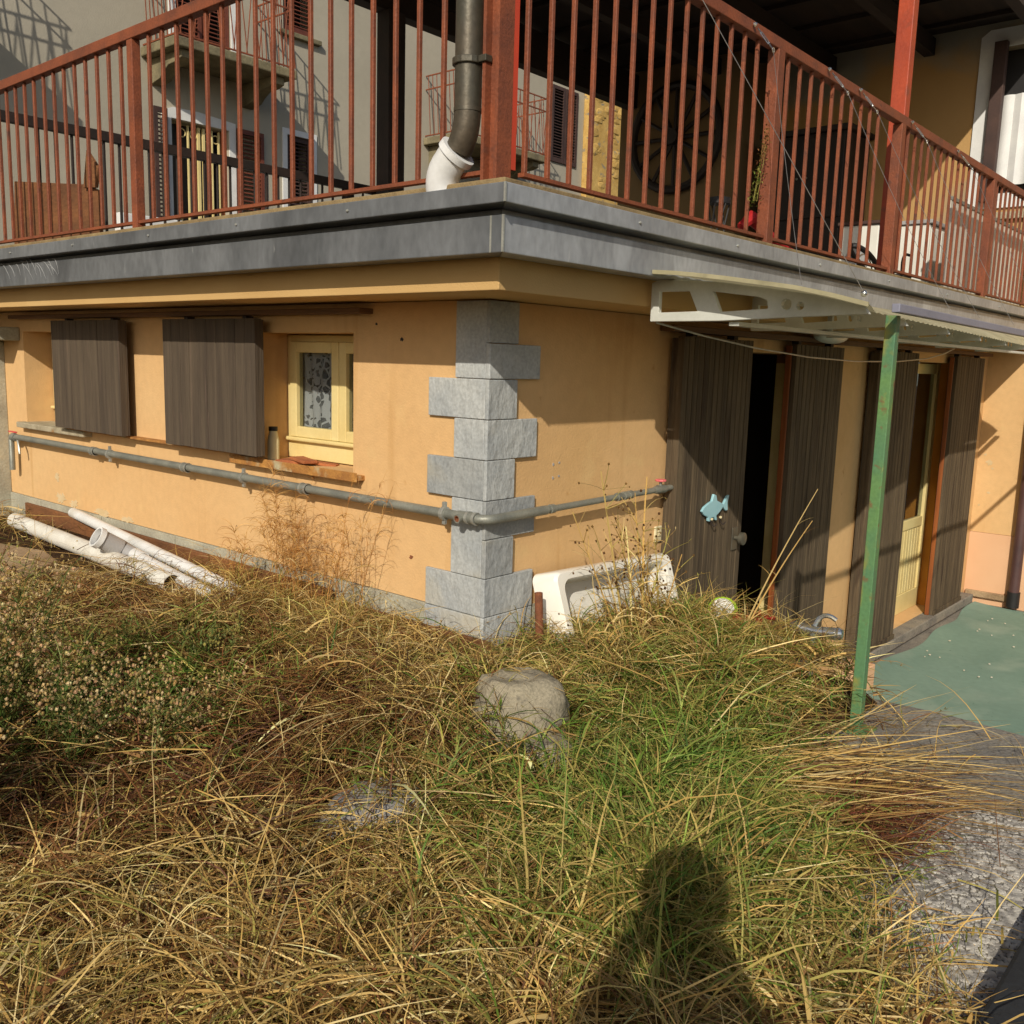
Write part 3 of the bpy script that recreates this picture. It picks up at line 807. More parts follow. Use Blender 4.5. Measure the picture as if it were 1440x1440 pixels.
MB().tube([(-0.06, 4.05, zp), (-0.06, 4.13, zp), (-0.06, 4.135, zp - .02), (-0.06, 4.14, 1.27)], 0.018, 12).build('drop_pipe', 'galv', gp, smooth=True)
for y, r in ((2.99, .0225), (2.0, .0225), (1.02, .0225), (0.01, .0215)):
    for dy in (-0.018, 0.018):
        MB().tube([(-0.06, y + dy - 0.006, zp), (-0.06, y + dy + 0.006, zp)], r + 0.003, 14).build('collar', 'zinc', gp, smooth=True)
    MB().tube([(-0.06, y - 0.024, zp), (-0.06, y + 0.024, zp)], r, 14).build('coupling', 'galv', gp, smooth=True)
for y in (2.80, 1.49, 0.156):
    c = MB().tube([(-0.06, y - 0.009, zp), (-0.06, y + 0.009, zp)], 0.027, 14)
    c.box(-0.066, -0.054, y - 0.008, y + 0.008, zp + 0.02, zp + 0.045).box(-0.066, -0.054, y - 0.008, y + 0.008, zp - 0.042, zp - 0.02).box(-0.035, 0.0, y - 0.004, y + 0.004, zp - .004, zp + .004)
    c.build('pipe_clamp', 'zinc', gp, bevel=0.001)
for x, z in ((0.28, zp + .005), (0.325, zp + .006), (0.79, zp + .012), (0.84, zp + .013), (0.88, zp + .014)):
    MB().tube([(x - 0.012, -0.06, z), (x + 0.012, -0.06, z)], 0.0185, 14).build('coupling', 'galv', gp, smooth=True)
# tee with open mouth at the corner
MB().hollow((-0.05, 0.055, zp), (-0.098, 0.055, zp - .004), 0.0165, 0.004, 16).build('tee_mouth', 'galv', gp, smooth=True)
MB().hollow((-0.052, 0.055, zp), (-0.0965, 0.055, zp - .004), 0.0124, 0.003, 16).build('tee_lining', 'rust_iron', gp, smooth=True)
MB().tube([(-0.06, 0.03, zp), (-0.06, 0.08, zp)], 0.0215, 14).build('tee', 'galv', gp, smooth=True)
# valves
for p, nm in (((1.13, -0.06, zp + .017), 'pink_plastic'), ):
    MB().tube([(p[0] - 0.05, p[1], p[2]), (p[0] - .02, p[1], p[2]), (p[0], p[1], p[2]), (p[0] + .02, p[1], p[2]), (p[0] + 0.05, p[1], p[2])], [0.016, 0.022, 0.017, 0.022, 0.016], 10).build('valve', 'galv', gp, smooth=True)
    MB().tube([(p[0], p[1], p[2]), (p[0], p[1], p[2] + 0.035)], 0.007, 8).build('valve_stem', 'galv', gp)
    MB().tube([(p[0], p[1], p[2] + 0.036), (p[0], p[1], p[2] + 0.046)], 0.026, 10).build('valve_wheel', nm, gp, bevel=0.003, label='pink valve handwheel')
MB().tube([(-0.06, 4.06, zp), (-0.06, 4.09, zp), (-0.06, 4.12, zp)], [0.024, 0.03, 0.024], 10).build('valve', 'galv', gp, smooth=True)
MB().box(-0.066, -0.054, 4.05, 4.16, zp + 0.03, zp + 0.038).build('valve_lever', 'red_plastic', gp)
MB().tube([(-0.06, 4.04, zp - .01), (-0.07, 4.0, zp - .05), (-0.07, 3.99, zp - .10)], 0.007, 8).build('tap_spout', 'zinc', gp, smooth=True)

# light switch, fish, knob, lamp
sw = root('light_switch', (1.215, 0, 1.24), 'cream light switch on the wall beside the slatted shutter', 'light switch')
MB().box(1.185, 1.245, -0.012, -0.0005, 1.238, 1.315).build('plate', 'cream_plastic', sw, bevel=0.005)
MB().box(1.203, 1.227, -0.018, -0.0125, 1.268, 1.282).build('rocker', 'cream_plastic', sw, bevel=0.002)
MB().box(1.203, 1.227, -0.018, -0.0125, 1.286, 1.30).build('rocker', 'cream_plastic', sw, bevel=0.002)
fs = root('fish_hanger', (1.58, -0.09, 1.30), 'pale blue wooden fish with hooks on the door shutter', 'fish hanger')
fish = [(1.452, 1.372), (1.475, 1.392), (1.52, 1.408), (1.548, 1.414), (1.563, 1.448), (1.588, 1.440), (1.60, 1.412), (1.64, 1.398), (1.668, 1.388), (1.70, 1.425), (1.722, 1.430), (1.708, 1.392), (1.716, 1.352), (1.694, 1.352), (1.664, 1.374), (1.634, 1.352), (1.60, 1.336), (1.61, 1.312), (1.592, 1.314), (1.578, 1.330), (1.545, 1.330), (1.538, 1.312), (1.522, 1.316), (1.518, 1.336), (1.48, 1.350)]
MB().prism(fish, 'y', -0.104, -0.0905).build('body', 'aqua_paint', fs, bevel=0.003)
for x in (1.56, 1.65):
    MB().tube([(x, -0.092, 1.318), *arc((x, -0.10, 1.30), (x + .005, -0.115, 1.275), (x + .02, -0.118, 1.30), 5)], 0.003, 6).build('hook', 'dark_iron', fs)
    MB().ico((x, -0.100, 1.322), 0.008, 1).build('pin', 'cream_plastic', fs, smooth=True)
kn = root('door_knob', (1.86, -0.09, 1.2), 'round worn metal knob on the edge of the door shutter', 'door knob')
MB().tube([(1.83, -0.088, 1.195), (1.83, -0.12, 1.195)], 0.012, 10).build('neck', 'knob_metal', kn, smooth=True)
MB().tube([(1.83, -0.12, 1.195), (1.83, -0.126, 1.195), (1.83, -0.145, 1.195), (1.83, -0.15, 1.195)], [0.02, 0.033, 0.033, 0.02], 14).build('knob', 'knob_metal', kn, smooth=True)
MB().box(1.80, 1.86, -0.094, -0.0885, 1.13, 1.25).build('plate', 'knob_metal', kn, bevel=0.004)
lp = root('wall_lamp', (2.75, -0.12, 2.22), 'oval white bulkhead lamp under the canopy', 'lamp')
MB().ico((2.75, -0.14, 2.262), 1.0, 3, sc=(0.19, 0.07, 0.045)).build('diffuser', 'white_enamel', lp, smooth=True)
MB().tube([(2.75, -0.14, 2.262), (2.75, -0.14, 2.286)], 0.05, 14).build('base', 'white_alu', lp)

# ------------------------------------------------------------------ canopy over the patio doors
aw = root('canopy', (3.5, -0.8, 2.23), 'cream plastic canopy with white cut-out brackets over the patio doors', 'canopy')
prof = [(-0.362, 2.23), (-0.362, 2.372), (-0.40, 2.384), (-0.63, 2.370), (-0.84, 2.341), (-1.0, 2.316), (-1.17, 2.276), (-1.19, 2.25), (-0.97, 2.243), (-0.65, 2.231)]
def circ(cy, cz, r, n=12): return [(cy + r * math.cos(2 * math.pi * i / n), cz + r * math.sin(2 * math.pi * i / n)) for i in range(n)]
holes = [[(-0.398, 2.263), (-0.398, 2.340), (-0.525, 2.339), (-0.562, 2.266)],
         [(-0.622, 2.335), (-0.80, 2.312), (-0.832, 2.300), (-0.838, 2.272), (-0.655, 2.263)],
         circ(-0.905, 2.285, 0.018), circ(-0.955, 2.279, 0.013)]
br = None
for x in (0.50, 1.32, 2.15, 3.0, 3.9, 4.8):
    if br is None:
        br = MB().prism(prof, 'x', x, x + 0.022, holes).build('bracket', 'white_alu', aw, bevel=0.002, seg=1)
    else:
        c = WLOC[br].copy(); c.x += x - 0.50
        b2 = copy_part(br, aw, c)
        yfr = -1.02 + 0.10 * (x - 1.6)
        k_ = (abs(yfr) - 0.372) / (1.19 - 0.362)
        b2.scale.y = k_
        b2.location.y = -0.362 - k_ * (1.19 - 0.362) / 2 - WLOC[aw].y
sh = MB()
pr = [(-0.458, 2.396), (-0.55, 2.389), (-0.63, 2.380), (-0.74, 2.366), (-0.84, 2.351), (-0.93, 2.338), (-1.0, 2.327), (-1.12, 2.301), (-1.24, 2.270)]
nx = 240
vs_ = []
for i in range(nx + 1):
    x = 0.36 + (5.6 - 0.36) * i / nx
    yfr = min(-0.7, -1.02 + 0.10 * (x - 1.6)) if x > 0.8 else -1.24 + 0.14 * max(0, x - 0.36) / 0.44
    zc = 0.004 * (1 if (i // 2) % 2 else 0)
    for (y, z) in pr: vs_.append((x, -0.458 + (y + 0.458) * (yfr + 0.458) / -0.782, z + zc + 0.001))
k = len(pr)
sh.add(vs_, [(i * k + j, (i + 1) * k + j, (i + 1) * k + j + 1, i * k + j + 1) for i in range(nx) for j in range(k - 1)])
sh.build('sheet', 'poly', aw, fix=False)
mbp = MB().prism([(y, z + 0.008) for y, z in pr] + [(y, z - 0.006) for y, z in reversed(pr)], 'x', 0.350, 0.359).build('edge_trim', 'poly', aw)
MB().add([(0.56, -1.265, 2.258), (5.6, -1.265, 2.215), (5.6, -1.2385, 2.215), (0.56, -1.2385, 2.258), (0.56, -1.265, 2.286), (5.6, -1.265, 2.240), (5.6, -1.2385, 2.240), (0.56, -1.2385, 2.286)], [(0, 3, 2, 1), (4, 5, 6, 7), (0, 1, 5, 4), (1, 2, 6, 5), (2, 3, 7, 6), (3, 0, 4, 7)]).build('front_gutter', 'lilac_metal', aw, bevel=0.003)
MB().box(0.523, 5.6, -0.72, -0.68, 2.214, 2.229).build('purlin', 'white_alu', aw, bevel=0.003)
pg = root('green_post', (0.697, -1.20, 0.79), 'green painted steel post with rust spots holding the canopy', 'post')
MB().box(0.679, 0.717, -1.217, -1.179, 0.79, 2.256).build('post', 'green_paint', pg, bevel=0.003)
MB().box(0.64, 0.755, -1.255, -1.14, 0.7905, 0.797).build('base_plate', 'green_paint', pg, bevel=0.001)

# wires and turnbuckles from the handrail, sagging cable
tb = [((1.009, 3.401), (1.143, 3.337)), ((1.737, 3.407), (1.938, 3.316)), ((2.112, 3.402), (2.306, 3.334)), ((2.854, 3.402), (3.061, 3.338)), ((3.688, 3.399), (3.957, 3.353))]
tl = ['first turnbuckle and wire hooked on the handrail, nearest the terrace corner', 'second turnbuckle and wire along the handrail', 'third turnbuckle and wire along the handrail', 'fourth turnbuckle and wire, at the tall red column', 'fifth turnbuckle and wire, farthest right on the handrail']
ends = [(0.62, -0.9, 2.36), (2.0, -1.0, 2.34), (2.45, -1.0, 2.34), (3.1, -1.0, 2.34), (4.0, -1.0, 2.34)]
for (a, b), lab, e in zip(tb, tl, ends):
    r = root('turnbuckle', (a[0], -0.46, b[1]), lab, 'turnbuckle', 'wire tensioners hooked on the terrace handrail')
    A = Vector((a[0], -0.452, a[1])); B_ = Vector((a[0] + (b[0] - a[0]) * 0.55, -0.50, a[1] - 0.085))
    MB().ico(A, 0.010, 1).build('hook', 'chrome', r, smooth=True)
    d = B_ - A
    MB().tube([A + d * 0.15, A + d * 0.35], 0.0025, 6).build('eye_bolt', 'chrome', r); MB().tube([A + d * 0.7, B_], 0.0025, 6).build('eye_bolt', 'chrome', r)
    side = Vector((0.007, 0, 0.003))
    MB().tube([A + d * 0.35, A + d * 0.3 + side, A + d * 0.75 + side, A + d * 0.7, A + d * 0.75 - side, A + d * 0.3 - side, A + d * 0.35], 0.002, 6, cap=False).build('frame', 'chrome', r)
    MB().tube([B_ + Vector((0.009 * math.cos(t), 0, 0.009 * math.sin(t))) for t in [i * math.pi / 5 for i in range(11)]], 0.002, 5, cap=False).build('ring', 'chrome', r)
    E_ = Vector(e)
    sag = arc(B_, (B_ + E_) / 2 + Vector((0, 0, -0.05)), E_, 10)
    MB().tube(sag, 0.0011, 5).build('wire', 'wire_mat', r)
w0 = root('clothes_wire', (0.9, -1.0, 2.34), 'long straight wire crossing the railing down to the canopy', 'wire')
MB().tube([(0.30, -0.47, 3.50), (0.941, -1.0, 2.352)], 0.0014, 6).build('wire', 'wire_mat', w0)
MB().ico((0.941, -1.0, 2.350), 0.013, 2).build('eyelet', 'chrome', w0, smooth=True)
MB().tube([(0.941, -1.0, 2.35), (1.1, -0.8, 2.40)], 0.001, 5).build('wire_tail', 'wire_mat', w0)
cb = root('sagging_cable', (2.4, -0.4, 2.12), 'thin cable sagging below the canopy in front of the shutters', 'cable')
MB().tube([(0.53, -0.37, 2.228), (0.9, -0.37, 2.192), (1.37, -0.37, 2.156), (1.95, -0.37, 2.128), (2.55, -0.37, 2.119), (3.2, -0.37, 2.130), (3.75, -0.37, 2.158), (4.1, -0.37, 2.20), (4.29, -0.37, 2.238)], 0.004, 6).build('cable', 'wire_mat', cb, smooth=True)

# patio drain pipe at the right and small pink block, skirting board
dp = root('drain_pipe', (6.5, -0.46, 0.0), 'dark maroon drain pipe on the wall at the right edge', 'pipe')
MB().tube([(6.53, -0.43, 2.2), (6.53, -0.43, 0.12)], 0.045, 16).build('pipe', 'maroon_pipe', dp, smooth=True)
MB().tube([(6.53, -0.43, 0.17), (6.53, -0.43, 0.03)], 0.054, 16).build('shoe', 'black', dp, smooth=True)
MB().box(6.56, 6.591, -0.43, -0.02, 0.06, 0.12).build('wall_footing', 'rock_warm', label='rough stone footing at the base of the pink wall', cat='footing', bevel=0.008)
MB().box(3.28, 3.52, -0.30, -0.12, 0.0, 0.17).build('step_block', 'plaster_pink', label='small pink rendered block beside the green carpet edge', cat='block', bevel=0.006)


# ------------------------------------------------------------------ things on the terrace
bd = root('plywood_board', (-0.2, 3.0, 2.6), 'rust-brown broken plywood board leaning behind the left railing', 'board')
MB().prism([(3.55, 2.602), (3.50, 3.00), (2.62, 2.90), (2.50, 2.86), (2.49, 2.602)], 'x', -0.215, -0.20).build('board', 'plank', bd, bevel=0.002)
MB().prism([(2.62, 2.88), (2.57, 3.06), (2.50, 3.00), (2.455, 2.96), (2.49, 2.87)], 'x', -0.235, -0.218).build('splintered_piece', 'plank', bd, bevel=0.002)
wh = root('cart_wheel', (5.9, 2.95, 3.6), 'dark wooden cart wheel hung on the shaded terrace wall', 'wheel')
wc = Vector((5.94, 2.95, 4.32)); WR = 0.50
def ringpts(r, n=36): return [(wc.x, wc.y + r * math.cos(2 * math.pi * i / n), wc.z + r * math.sin(2 * math.pi * i / n)) for i in range(n + 1)]
MB().tube(ringpts(WR), 0.042, 8, cap=False).build('rim', 'dark_furniture', wh, smooth=True)
MB().tube([(wc.x + .05, wc.y, wc.z), (wc.x - 0.09, wc.y, wc.z)], 0.075, 16).build('hub', 'dark_furniture', wh, smooth=True)
for i in range(12):
    a = 2 * math.pi * i / 12
    MB().tube([(wc.x, wc.y + 0.07 * math.cos(a), wc.z + 0.07 * math.sin(a)), (wc.x, wc.y + (WR - .03) * math.cos(a), wc.z + (WR - .03) * math.sin(a))], 0.02, 6).build('spoke', 'dark_furniture', wh)
cu = root('cupboard', (6.2, 1.55, 2.6), 'tall dark wooden cupboard against the terrace wall', 'cupboard')
MB().box(6.06, 6.59, 1.22, 2.02, 2.601, 4.20).build('carcass', 'dark_furniture', cu, bevel=0.006)
MB().box(6.01, 6.59, 1.18, 2.06, 4.201, 4.25).build('cornice', 'dark_furniture', cu, bevel=0.006)
for y0, y1 in ((1.235, 1.615), (1.625, 2.005)):
    for z0, z1 in ((2.66, 3.35), (3.45, 4.17)):
        d = MB().box(6.035, 6.0595, y0, y1, z0, z1).build('cupboard_door', 'dark_furniture', cu, bevel=0.006)
        MB().ico((6.025, y0 + 0.04 if y0 > 1.5 else y1 - .04, (z0 + z1) / 2), 0.014, 1).build('knob', 'galv', d, smooth=True)
c1 = root('washing_machine', (4.3, 0.35, 2.6), 'white enamel appliance left of the tall red column', 'appliance')
MB().box(4.32, 4.62, 0.22, 0.50, 2.601, 3.10).build('body', 'white_enamel', c1, bevel=0.012)
MB().box(4.30, 4.64, 0.20, 0.52, 3.101, 3.125).build('top', 'brown_dark', c1, bevel=0.005)
MB().tube([(4.319, 0.36, 2.86), (4.308, 0.36, 2.86)], 0.09, 20).build('round_door', 'pvc_grey', c1, smooth=True)
c2 = root('white_cabinet', (5.0, 0.35, 2.6), 'white cabinet right of the tall red column', 'cabinet')
MB().box(5.02, 5.50, 0.10, 0.34, 2.601, 3.18).build('body', 'white_enamel', c2, bevel=0.01)
MB().box(5.0, 5.52, 0.08, 0.36, 3.181, 3.21).build('top', 'pvc_grey', c2, bevel=0.005)
for x0, x1 in ((5.03, 5.255), (5.265, 5.49)):
    MB().box(x0, x1, 0.085, 0.0995, 2.64, 3.15).build('cabinet_door', 'white_enamel', c2, bevel=0.005)
pn = root('corrugated_panel', (5.4, -0.2, 2.6), 'pale upright panel standing behind the railing at the far right', 'panel')
for i in range(9):
    x0 = 4.42 + i * 0.235
    MB().box(x0 + .002, x0 + 0.233, -0.215, -0.20 - 0.003 * (i % 2), 2.605, 3.24).build('panel_strip', 'white_panel', pn, bevel=0.003)
MB().box(4.42, 6.53, -0.222, -0.195, 3.241, 3.265).build('top_rail', 'galv', pn, bevel=0.002)
bk = root('bicycle_wheel', (3.3, -0.1, 2.6), 'black bicycle wheel lying against the railing near the red column', 'wheel')
bc = Vector((3.2, -0.12, 2.60)); R_ = 0.19
MB().tube([(bc.x + R_ * math.cos(2 * math.pi * i / 32), bc.y + .05 * math.sin(2 * math.pi * i / 32), bc.z + 0.0 + R_ * abs(math.sin(math.pi * i / 32)) * 1.0) for i in range(33)], 0.016, 8).build('tyre', 'black', bk, smooth=True)
MB().tube([(bc.x + (R_ - .03) * math.cos(math.pi * i / 20), bc.y, bc.z + (R_ - .03) * math.sin(math.pi * i / 20)) for i in range(21)], 0.005, 6).build('rim', 'chrome', bk, smooth=True)
hs = root('garden_hose', (2.1, -0.1, 2.6), 'red hose lying on the terrace floor behind the railing', 'hose')
MB().tube([(1.70, -0.08, 2.74), (1.76, -0.10, 2.79), (1.85, -0.12, 2.75), (1.95, -0.14, 2.70), (2.1, -0.15, 2.67), (2.3, -0.17, 2.635), (2.5, -0.2, 2.618)], [0.02, 0.035, 0.03, 0.02, 0.016, 0.014, 0.012], 8).build('hose', 'red_cloth', hs, smooth=True)
ws = root('wire_stand', (1.6, 0.0, 2.6), 'small black wire stand beside the red hose', 'stand')
for i in range(6):
    a = i * math.pi / 3
    MB().tube([(1.62 + 0.05 * math.cos(a), 0.05 * math.sin(a), 2.602), (1.62 + 0.035 * math.cos(a + .6), 0.035 * math.sin(a + .6), 2.74), (1.62 + 0.05 * math.cos(a + 1.2), 0.05 * math.sin(a + 1.2), 2.84)], 0.004, 5).build('rod', 'black', ws)
MB().tube([(1.62, 0, 2.842), (1.62, 0, 2.87)], 0.055, 14).build('cap', 'black', ws, smooth=True)
chx = root('folding_chair', (5.6, -0.05, 2.6), 'small chair with black tube frame behind the railing bars', 'chair')
MB().tube([(4.28, 0.02, 2.602), (4.26, 0.02, 2.80), *arc((4.26, 0.02, 2.82), (4.27, 0.02, 2.88), (4.34, 0.02, 2.88), 4), (4.40, 0.02, 2.88)], 0.010, 7).build('frame', 'black', chx, smooth=True)
MB().tube([(4.30, 0.16, 2.602), (4.30, 0.16, 2.88), (4.40, 0.16, 2.88)], 0.010, 7).build('frame', 'black', chx, smooth=True)
MB().box(4.26, 4.42, 0.0, 0.18, 2.72, 2.745).build('seat', 'black', chx, bevel=0.006)

# ------------------------------------------------------------------ neighbouring building beyond the terrace
YB = 9.0
nb = root('neighbour_building', (4, YB, 0), 'grey rendered neighbouring building with brown shutters', 'building')
wall_mb('y', YB, 0.3, -30.0, 12.42, -0.02, 11.0, [(3.93, 4.74, 2.8, 4.92), (5.66, 6.08, 3.7, 5.06), (4.02, 4.80, 5.68, 7.6), (5.62, 6.12, 6.40, 7.6), (11.42, 12.22, 5.70, 7.02)]).build('wall', 'render_grey', nb)
for bx in ((3.93, 4.74, 2.8, 4.92), (5.66, 6.08, 3.7, 5.06), (4.02, 4.80, 5.68, 7.6), (5.62, 6.12, 6.40, 7.6), (11.42, 12.22, 5.70, 7.02)):
    MB().box(bx[0] - .1, bx[1] + .1, YB + 0.302, YB + 0.34, bx[2] - .1, bx[3] + .1).build('room_dark', 'black', nb)
def louvre(x0, x1, z0, z1, y, mat, lab=None, n=None):
    s = MB().box(x0, x0 + 0.05, y, y + 0.04, z0, z1).box(x1 - 0.05, x1, y, y + 0.04, z0, z1).box(x0 + .0505, x1 - .0505, y, y + 0.04, z0, z0 + 0.08).box(x0 + .0505, x1 - .0505, y, y + 0.04, z1 - 0.06, z1).build('shutter', mat, nb, label=lab)
    n = n or int((z1 - z0 - 0.14) / 0.05)
    st = (z1 - z0 - 0.14) / n
    pr_ = None
    for i in range(n):
        z = z0 + 0.08 + (i + 0.5) * st
        if pr_ is None:
            pr_ = MB().obox(((x0 + x1) / 2, y + 0.022, z), (x1 - x0 - 0.104, 0.034, 0.008), Matrix.Rotation(math.radians(38), 3, 'X')).build('slat', mat, s)
        else:
            c = WLOC[pr_].copy(); c.z = z
            copy_part(pr_, s, c)
    return s
# arched doorway with yellow grille door
ds = MB().prism([(3.80, 2.8), (3.80, 5.0), (3.95, 5.06), (4.3, 5.07), (4.84, 5.03), (4.84, 2.8), (4.745, 2.8), (4.745, 4.93), (3.925, 4.93), (3.925, 2.8)], 'y', YB - 0.02, YB - 0.001).build('door_surround', 'trim_white', nb)
MB().box(3.92, 4.75, YB + 0.22, YB + 0.26, 2.8, 4.93).build('door_dark', 'black', nb)
for x in (3.95, 4.08, 4.19, 4.33, 4.40, 4.53, 4.63):
    MB().box(x, x + (0.035 if x in (4.33, 4.40) else 0.018), YB + 0.06, YB + 0.09, 2.9, 4.90).build('grille_bar', 'yellow_paint', nb)
for x in (4.12, 4.28, 4.47, 4.60):
    MB().tube([(x + 0.05 * math.cos(t), YB + 0.08, 4.80 + 0.05 * math.sin(t)) for t in [i * math.pi / 6 for i in range(13)]], 0.007, 5, cap=False).build('grille_ring', 'yellow_paint', nb)
MB().box(4.66, 4.735, YB + 0.1, YB + 0.14, 2.8, 4.92).build('door_leaf', 'orange_wood', nb)
louvre(3.64, 3.82, 3.0, 5.0, YB - 0.12, 'brown_dark')
louvre(4.85, 5.25, 3.0, 4.98, YB - 0.06, 'brown_shutter')
# narrow window with white surround and shutter
MB().prism([(5.58, 3.6), (5.58, 5.14), (6.16, 5.14), (6.16, 3.6), (6.082, 3.6), (6.082, 5.062), (5.658, 5.062), (5.658, 3.6)], 'y', YB - 0.02, YB - 0.001).build('window_surround', 'trim_white', nb)
louvre(5.665, 6.075, 3.70, 5.055, YB + 0.02, 'brown_dark')
# upper balcony door and window
louvre(4.03, 4.40, 5.68, 7.6, YB + 0.02, 'brown_shutter'); louvre(4.42, 4.79, 5.68, 7.6, YB + 0.02, 'brown_shutter')
MB().box(4.80, 4.90, YB - 0.02, YB - 0.001, 5.66, 7.7).box(3.93, 4.02, YB - 0.02, YB - 0.001, 5.66, 7.7).build('window_surround', 'trim_white', nb)
louvre(5.63, 6.11, 6.41, 7.6, YB + 0.02, 'brown_shutter')
MB().box(5.55, 6.22, YB - 0.07, YB + 0.02, 6.33, 6.395).build('sill', 'stone_grey', nb, bevel=0.01)
louvre(11.44, 11.81, 5.70, 7.02, YB - 0.03, 'brown_dark'); louvre(11.83, 12.20, 5.70, 7.02, YB - 0.03, 'brown_dark')
# stone balconies
def balcony(x0, x1, zt, lab, name='balcony', cons=True):
    b = root(name, ((x0 + x1) / 2, YB - 0.4, zt - .12), lab, 'balcony', 'stone balconies of the grey building')
    MB().box(x0, x1, YB - 0.80, YB - 0.002, zt - 0.11, zt).build('slab', 'stone_grey', b, bevel=0.015)
    for cx in (x0 + 0.12, x1 - 0.30):
        poly = [(YB - 0.002, zt - 0.112), (YB - 0.72, zt - 0.112), (YB - 0.72, zt - 0.20), (YB - 0.60, zt - 0.23), (YB - 0.42, zt - 0.24), (YB - 0.30, zt - 0.30), (YB - 0.22, zt - 0.36), (YB - 0.002, zt - 0.40)]
        MB().prism(poly, 'x', cx, cx + 0.16).build('console', 'stone_grey', b, bevel=0.008)
    fr = MB()
    yf = YB - 0.76
    for z in (zt + 0.03, zt + 0.72, zt + 0.92):
        fr.box(x0 + .04, x1 - .04, yf - .008, yf + .008, z - .009, z + .009)
        for xx in (x0 + .04, x1 - .04):
            fr.box(xx - .008, xx + .008, yf, YB - .01, z - .009, z + .009)
    fr.build('rail_frame', 'rust', b)
    n = int((x1 - x0) / 0.09)
    pb_ = [None, None]
    for i in range(n + 1):
        xx = x0 + .05 + (x1 - x0 - .1) * i / n
        q = i % 2
        dx = 0.05 if q else -0.05
        if pb_[q] is None:
            pb_[q] = MB().tube([(xx - dx, yf, zt + .03), (xx + dx, yf, zt + .92)], 0.007, 5).build('bar', 'rust', b)
        else:
            c = WLOC[pb_[q]].copy(); c.x = xx
            copy_part(pb_[q], b, c)
    for xx in (x0 + .04, x1 - .04):
        pe = None
        for i in range(8):
            yy = yf + 0.09 * i + .04
            if pe is None:
                pe = MB().tube([(xx, yy - .03, zt + .03), (xx, yy + .03, zt + .92)], 0.007, 5).build('bar', 'rust', b)
            else:
                c = WLOC[pe].copy(); c.y = yy
                copy_part(pe, b, c)
    return b
balcony(3.55, 5.25, 5.66, 'mossy stone balcony with lattice iron rail above the arched door')
balcony(-0.30, 1.40, 5.66, 'stone balcony of the grey building just beyond the left edge, seen by its lattice shadow')
balcony(8.25, 10.40, 5.50, 'distant stone balcony behind the downspout and corner column')
sb = root('stone_building', (14, YB, 0), 'old yellow rubble stone house wall seen under the terrace roof', 'building')
MB().box(12.43, 19, YB - 0.12, YB + 0.4, -0.02, 9.0).build('wall', 'stone_yellow', sb)
q = random.Random(5)
for i in range(90):
    x = q.uniform(12.5, 14.6); z = q.uniform(5.4, 7.6)
    r = q.uniform(0.06, 0.14)
    MB().ico((x, YB - 0.118, z), r, 1, 0.18, (1.4, 0.25, 0.8), seed=i).build('stone', 'stone_yellow', sb, smooth=False)
fwl = MB().box(2.2, 5.0, 7.0, 7.12, -0.02, 3.42).build('garden_wall', 'trim_white', label='low white garden wall with paling in front of the arched door', cat='wall', bevel=0.01)

# ------------------------------------------------------------------ garden things
def pipe3(name, a, b, r, mat, lab, t=0.004):
    rt_ = root(name, ((a[0] + b[0]) / 2, (a[1] + b[1]) / 2, min(a[2], b[2]) - r), lab, 'pipe')
    MB().hollow(a, b, r, t, 24).build('tube', mat, rt_, smooth=True)
    return rt_
pipe3('plastic_pipe', (-0.235, 3.70, 1.01), (-0.385, 1.585, 1.01), 0.045, 'pvc_dirty', 'thick dirty white plastic pipe with a dark open end')
p2 = pipe3('plastic_pipe', (-0.268, 2.18, 1.042), (-0.372, 1.20, 1.0), 0.029, 'pvc', 'white plastic pipe with a grey Y-fitting on its end')
MB().hollow((-0.388, 2.262, 1.122), (-0.30, 2.250, 1.065), 0.048, 0.005, 22).build('branch_socket', 'pvc_grey', p2, smooth=True)
MB().hollow((-0.412, 2.265, 1.137), (-0.389, 2.262, 1.1225), 0.055, 0.010, 22).build('socket_rim', 'pvc', p2, smooth=True)
MB().tube([(-0.30, 2.25, 1.065), (-0.272, 2.24, 1.048), (-0.268, 2.14, 1.040)], [0.0475, 0.042, 0.033], 18).build('branch_body', 'pvc_grey', p2, smooth=True)
MB().hollow((-0.268, 2.15, 1.041), (-0.280, 2.05, 1.037), 0.035, 0.005, 20).build('coupling', 'pvc', p2, smooth=True)
pipe3('plastic_pipe', (-0.055, 3.30, 1.09), (-0.28, 1.20, 1.02), 0.030, 'pvc', 'thin clean white plastic pipe nearest the wall')
MB().obox((-0.035, 2.45, 1.01), (0.026, 3.2, 0.10), Matrix.Rotation(math.radians(-0.6), 3, 'Z')).build('timber_plank', 'plank', label='long brown timber plank lying along the foot of the wall', cat='plank', bevel=0.003)
MB().obox((-0.05, 0.35, 0.99), (0.022, 0.85, 0.07), Matrix.Rotation(math.radians(1.0), 3, 'Z')).build('timber_plank', 'plank', label='short brown plank end in the grass near the corner stones', cat='plank', bevel=0.003)
def slabstone(poly, z0, z1, lab, mat='rock_warm', seed=0):
    bm = bmesh.new()
    mb = MB().prism(poly, 'z', z0, z1)
    qq = random.Random(seed)
    mb.v = [(x + qq.uniform(-.012, .012), y + qq.uniform(-.012, .012), z + (qq.uniform(-.012, .006) if z > z0 + .001 else 0)) for x, y, z in mb.v]
    bm.free()
    return mb.build('flat_stone', mat, label=lab, cat='stone', bevel=0.012)
slabstone([(-0.55, 3.25), (-0.42, 2.85), (-0.47, 2.55), (-0.66, 2.40), (-0.85, 2.45), (-0.95, 2.9), (-0.8, 3.3)], 0.90, 0.985, 'flat pale stone slab in front of the white pipes', seed=1)
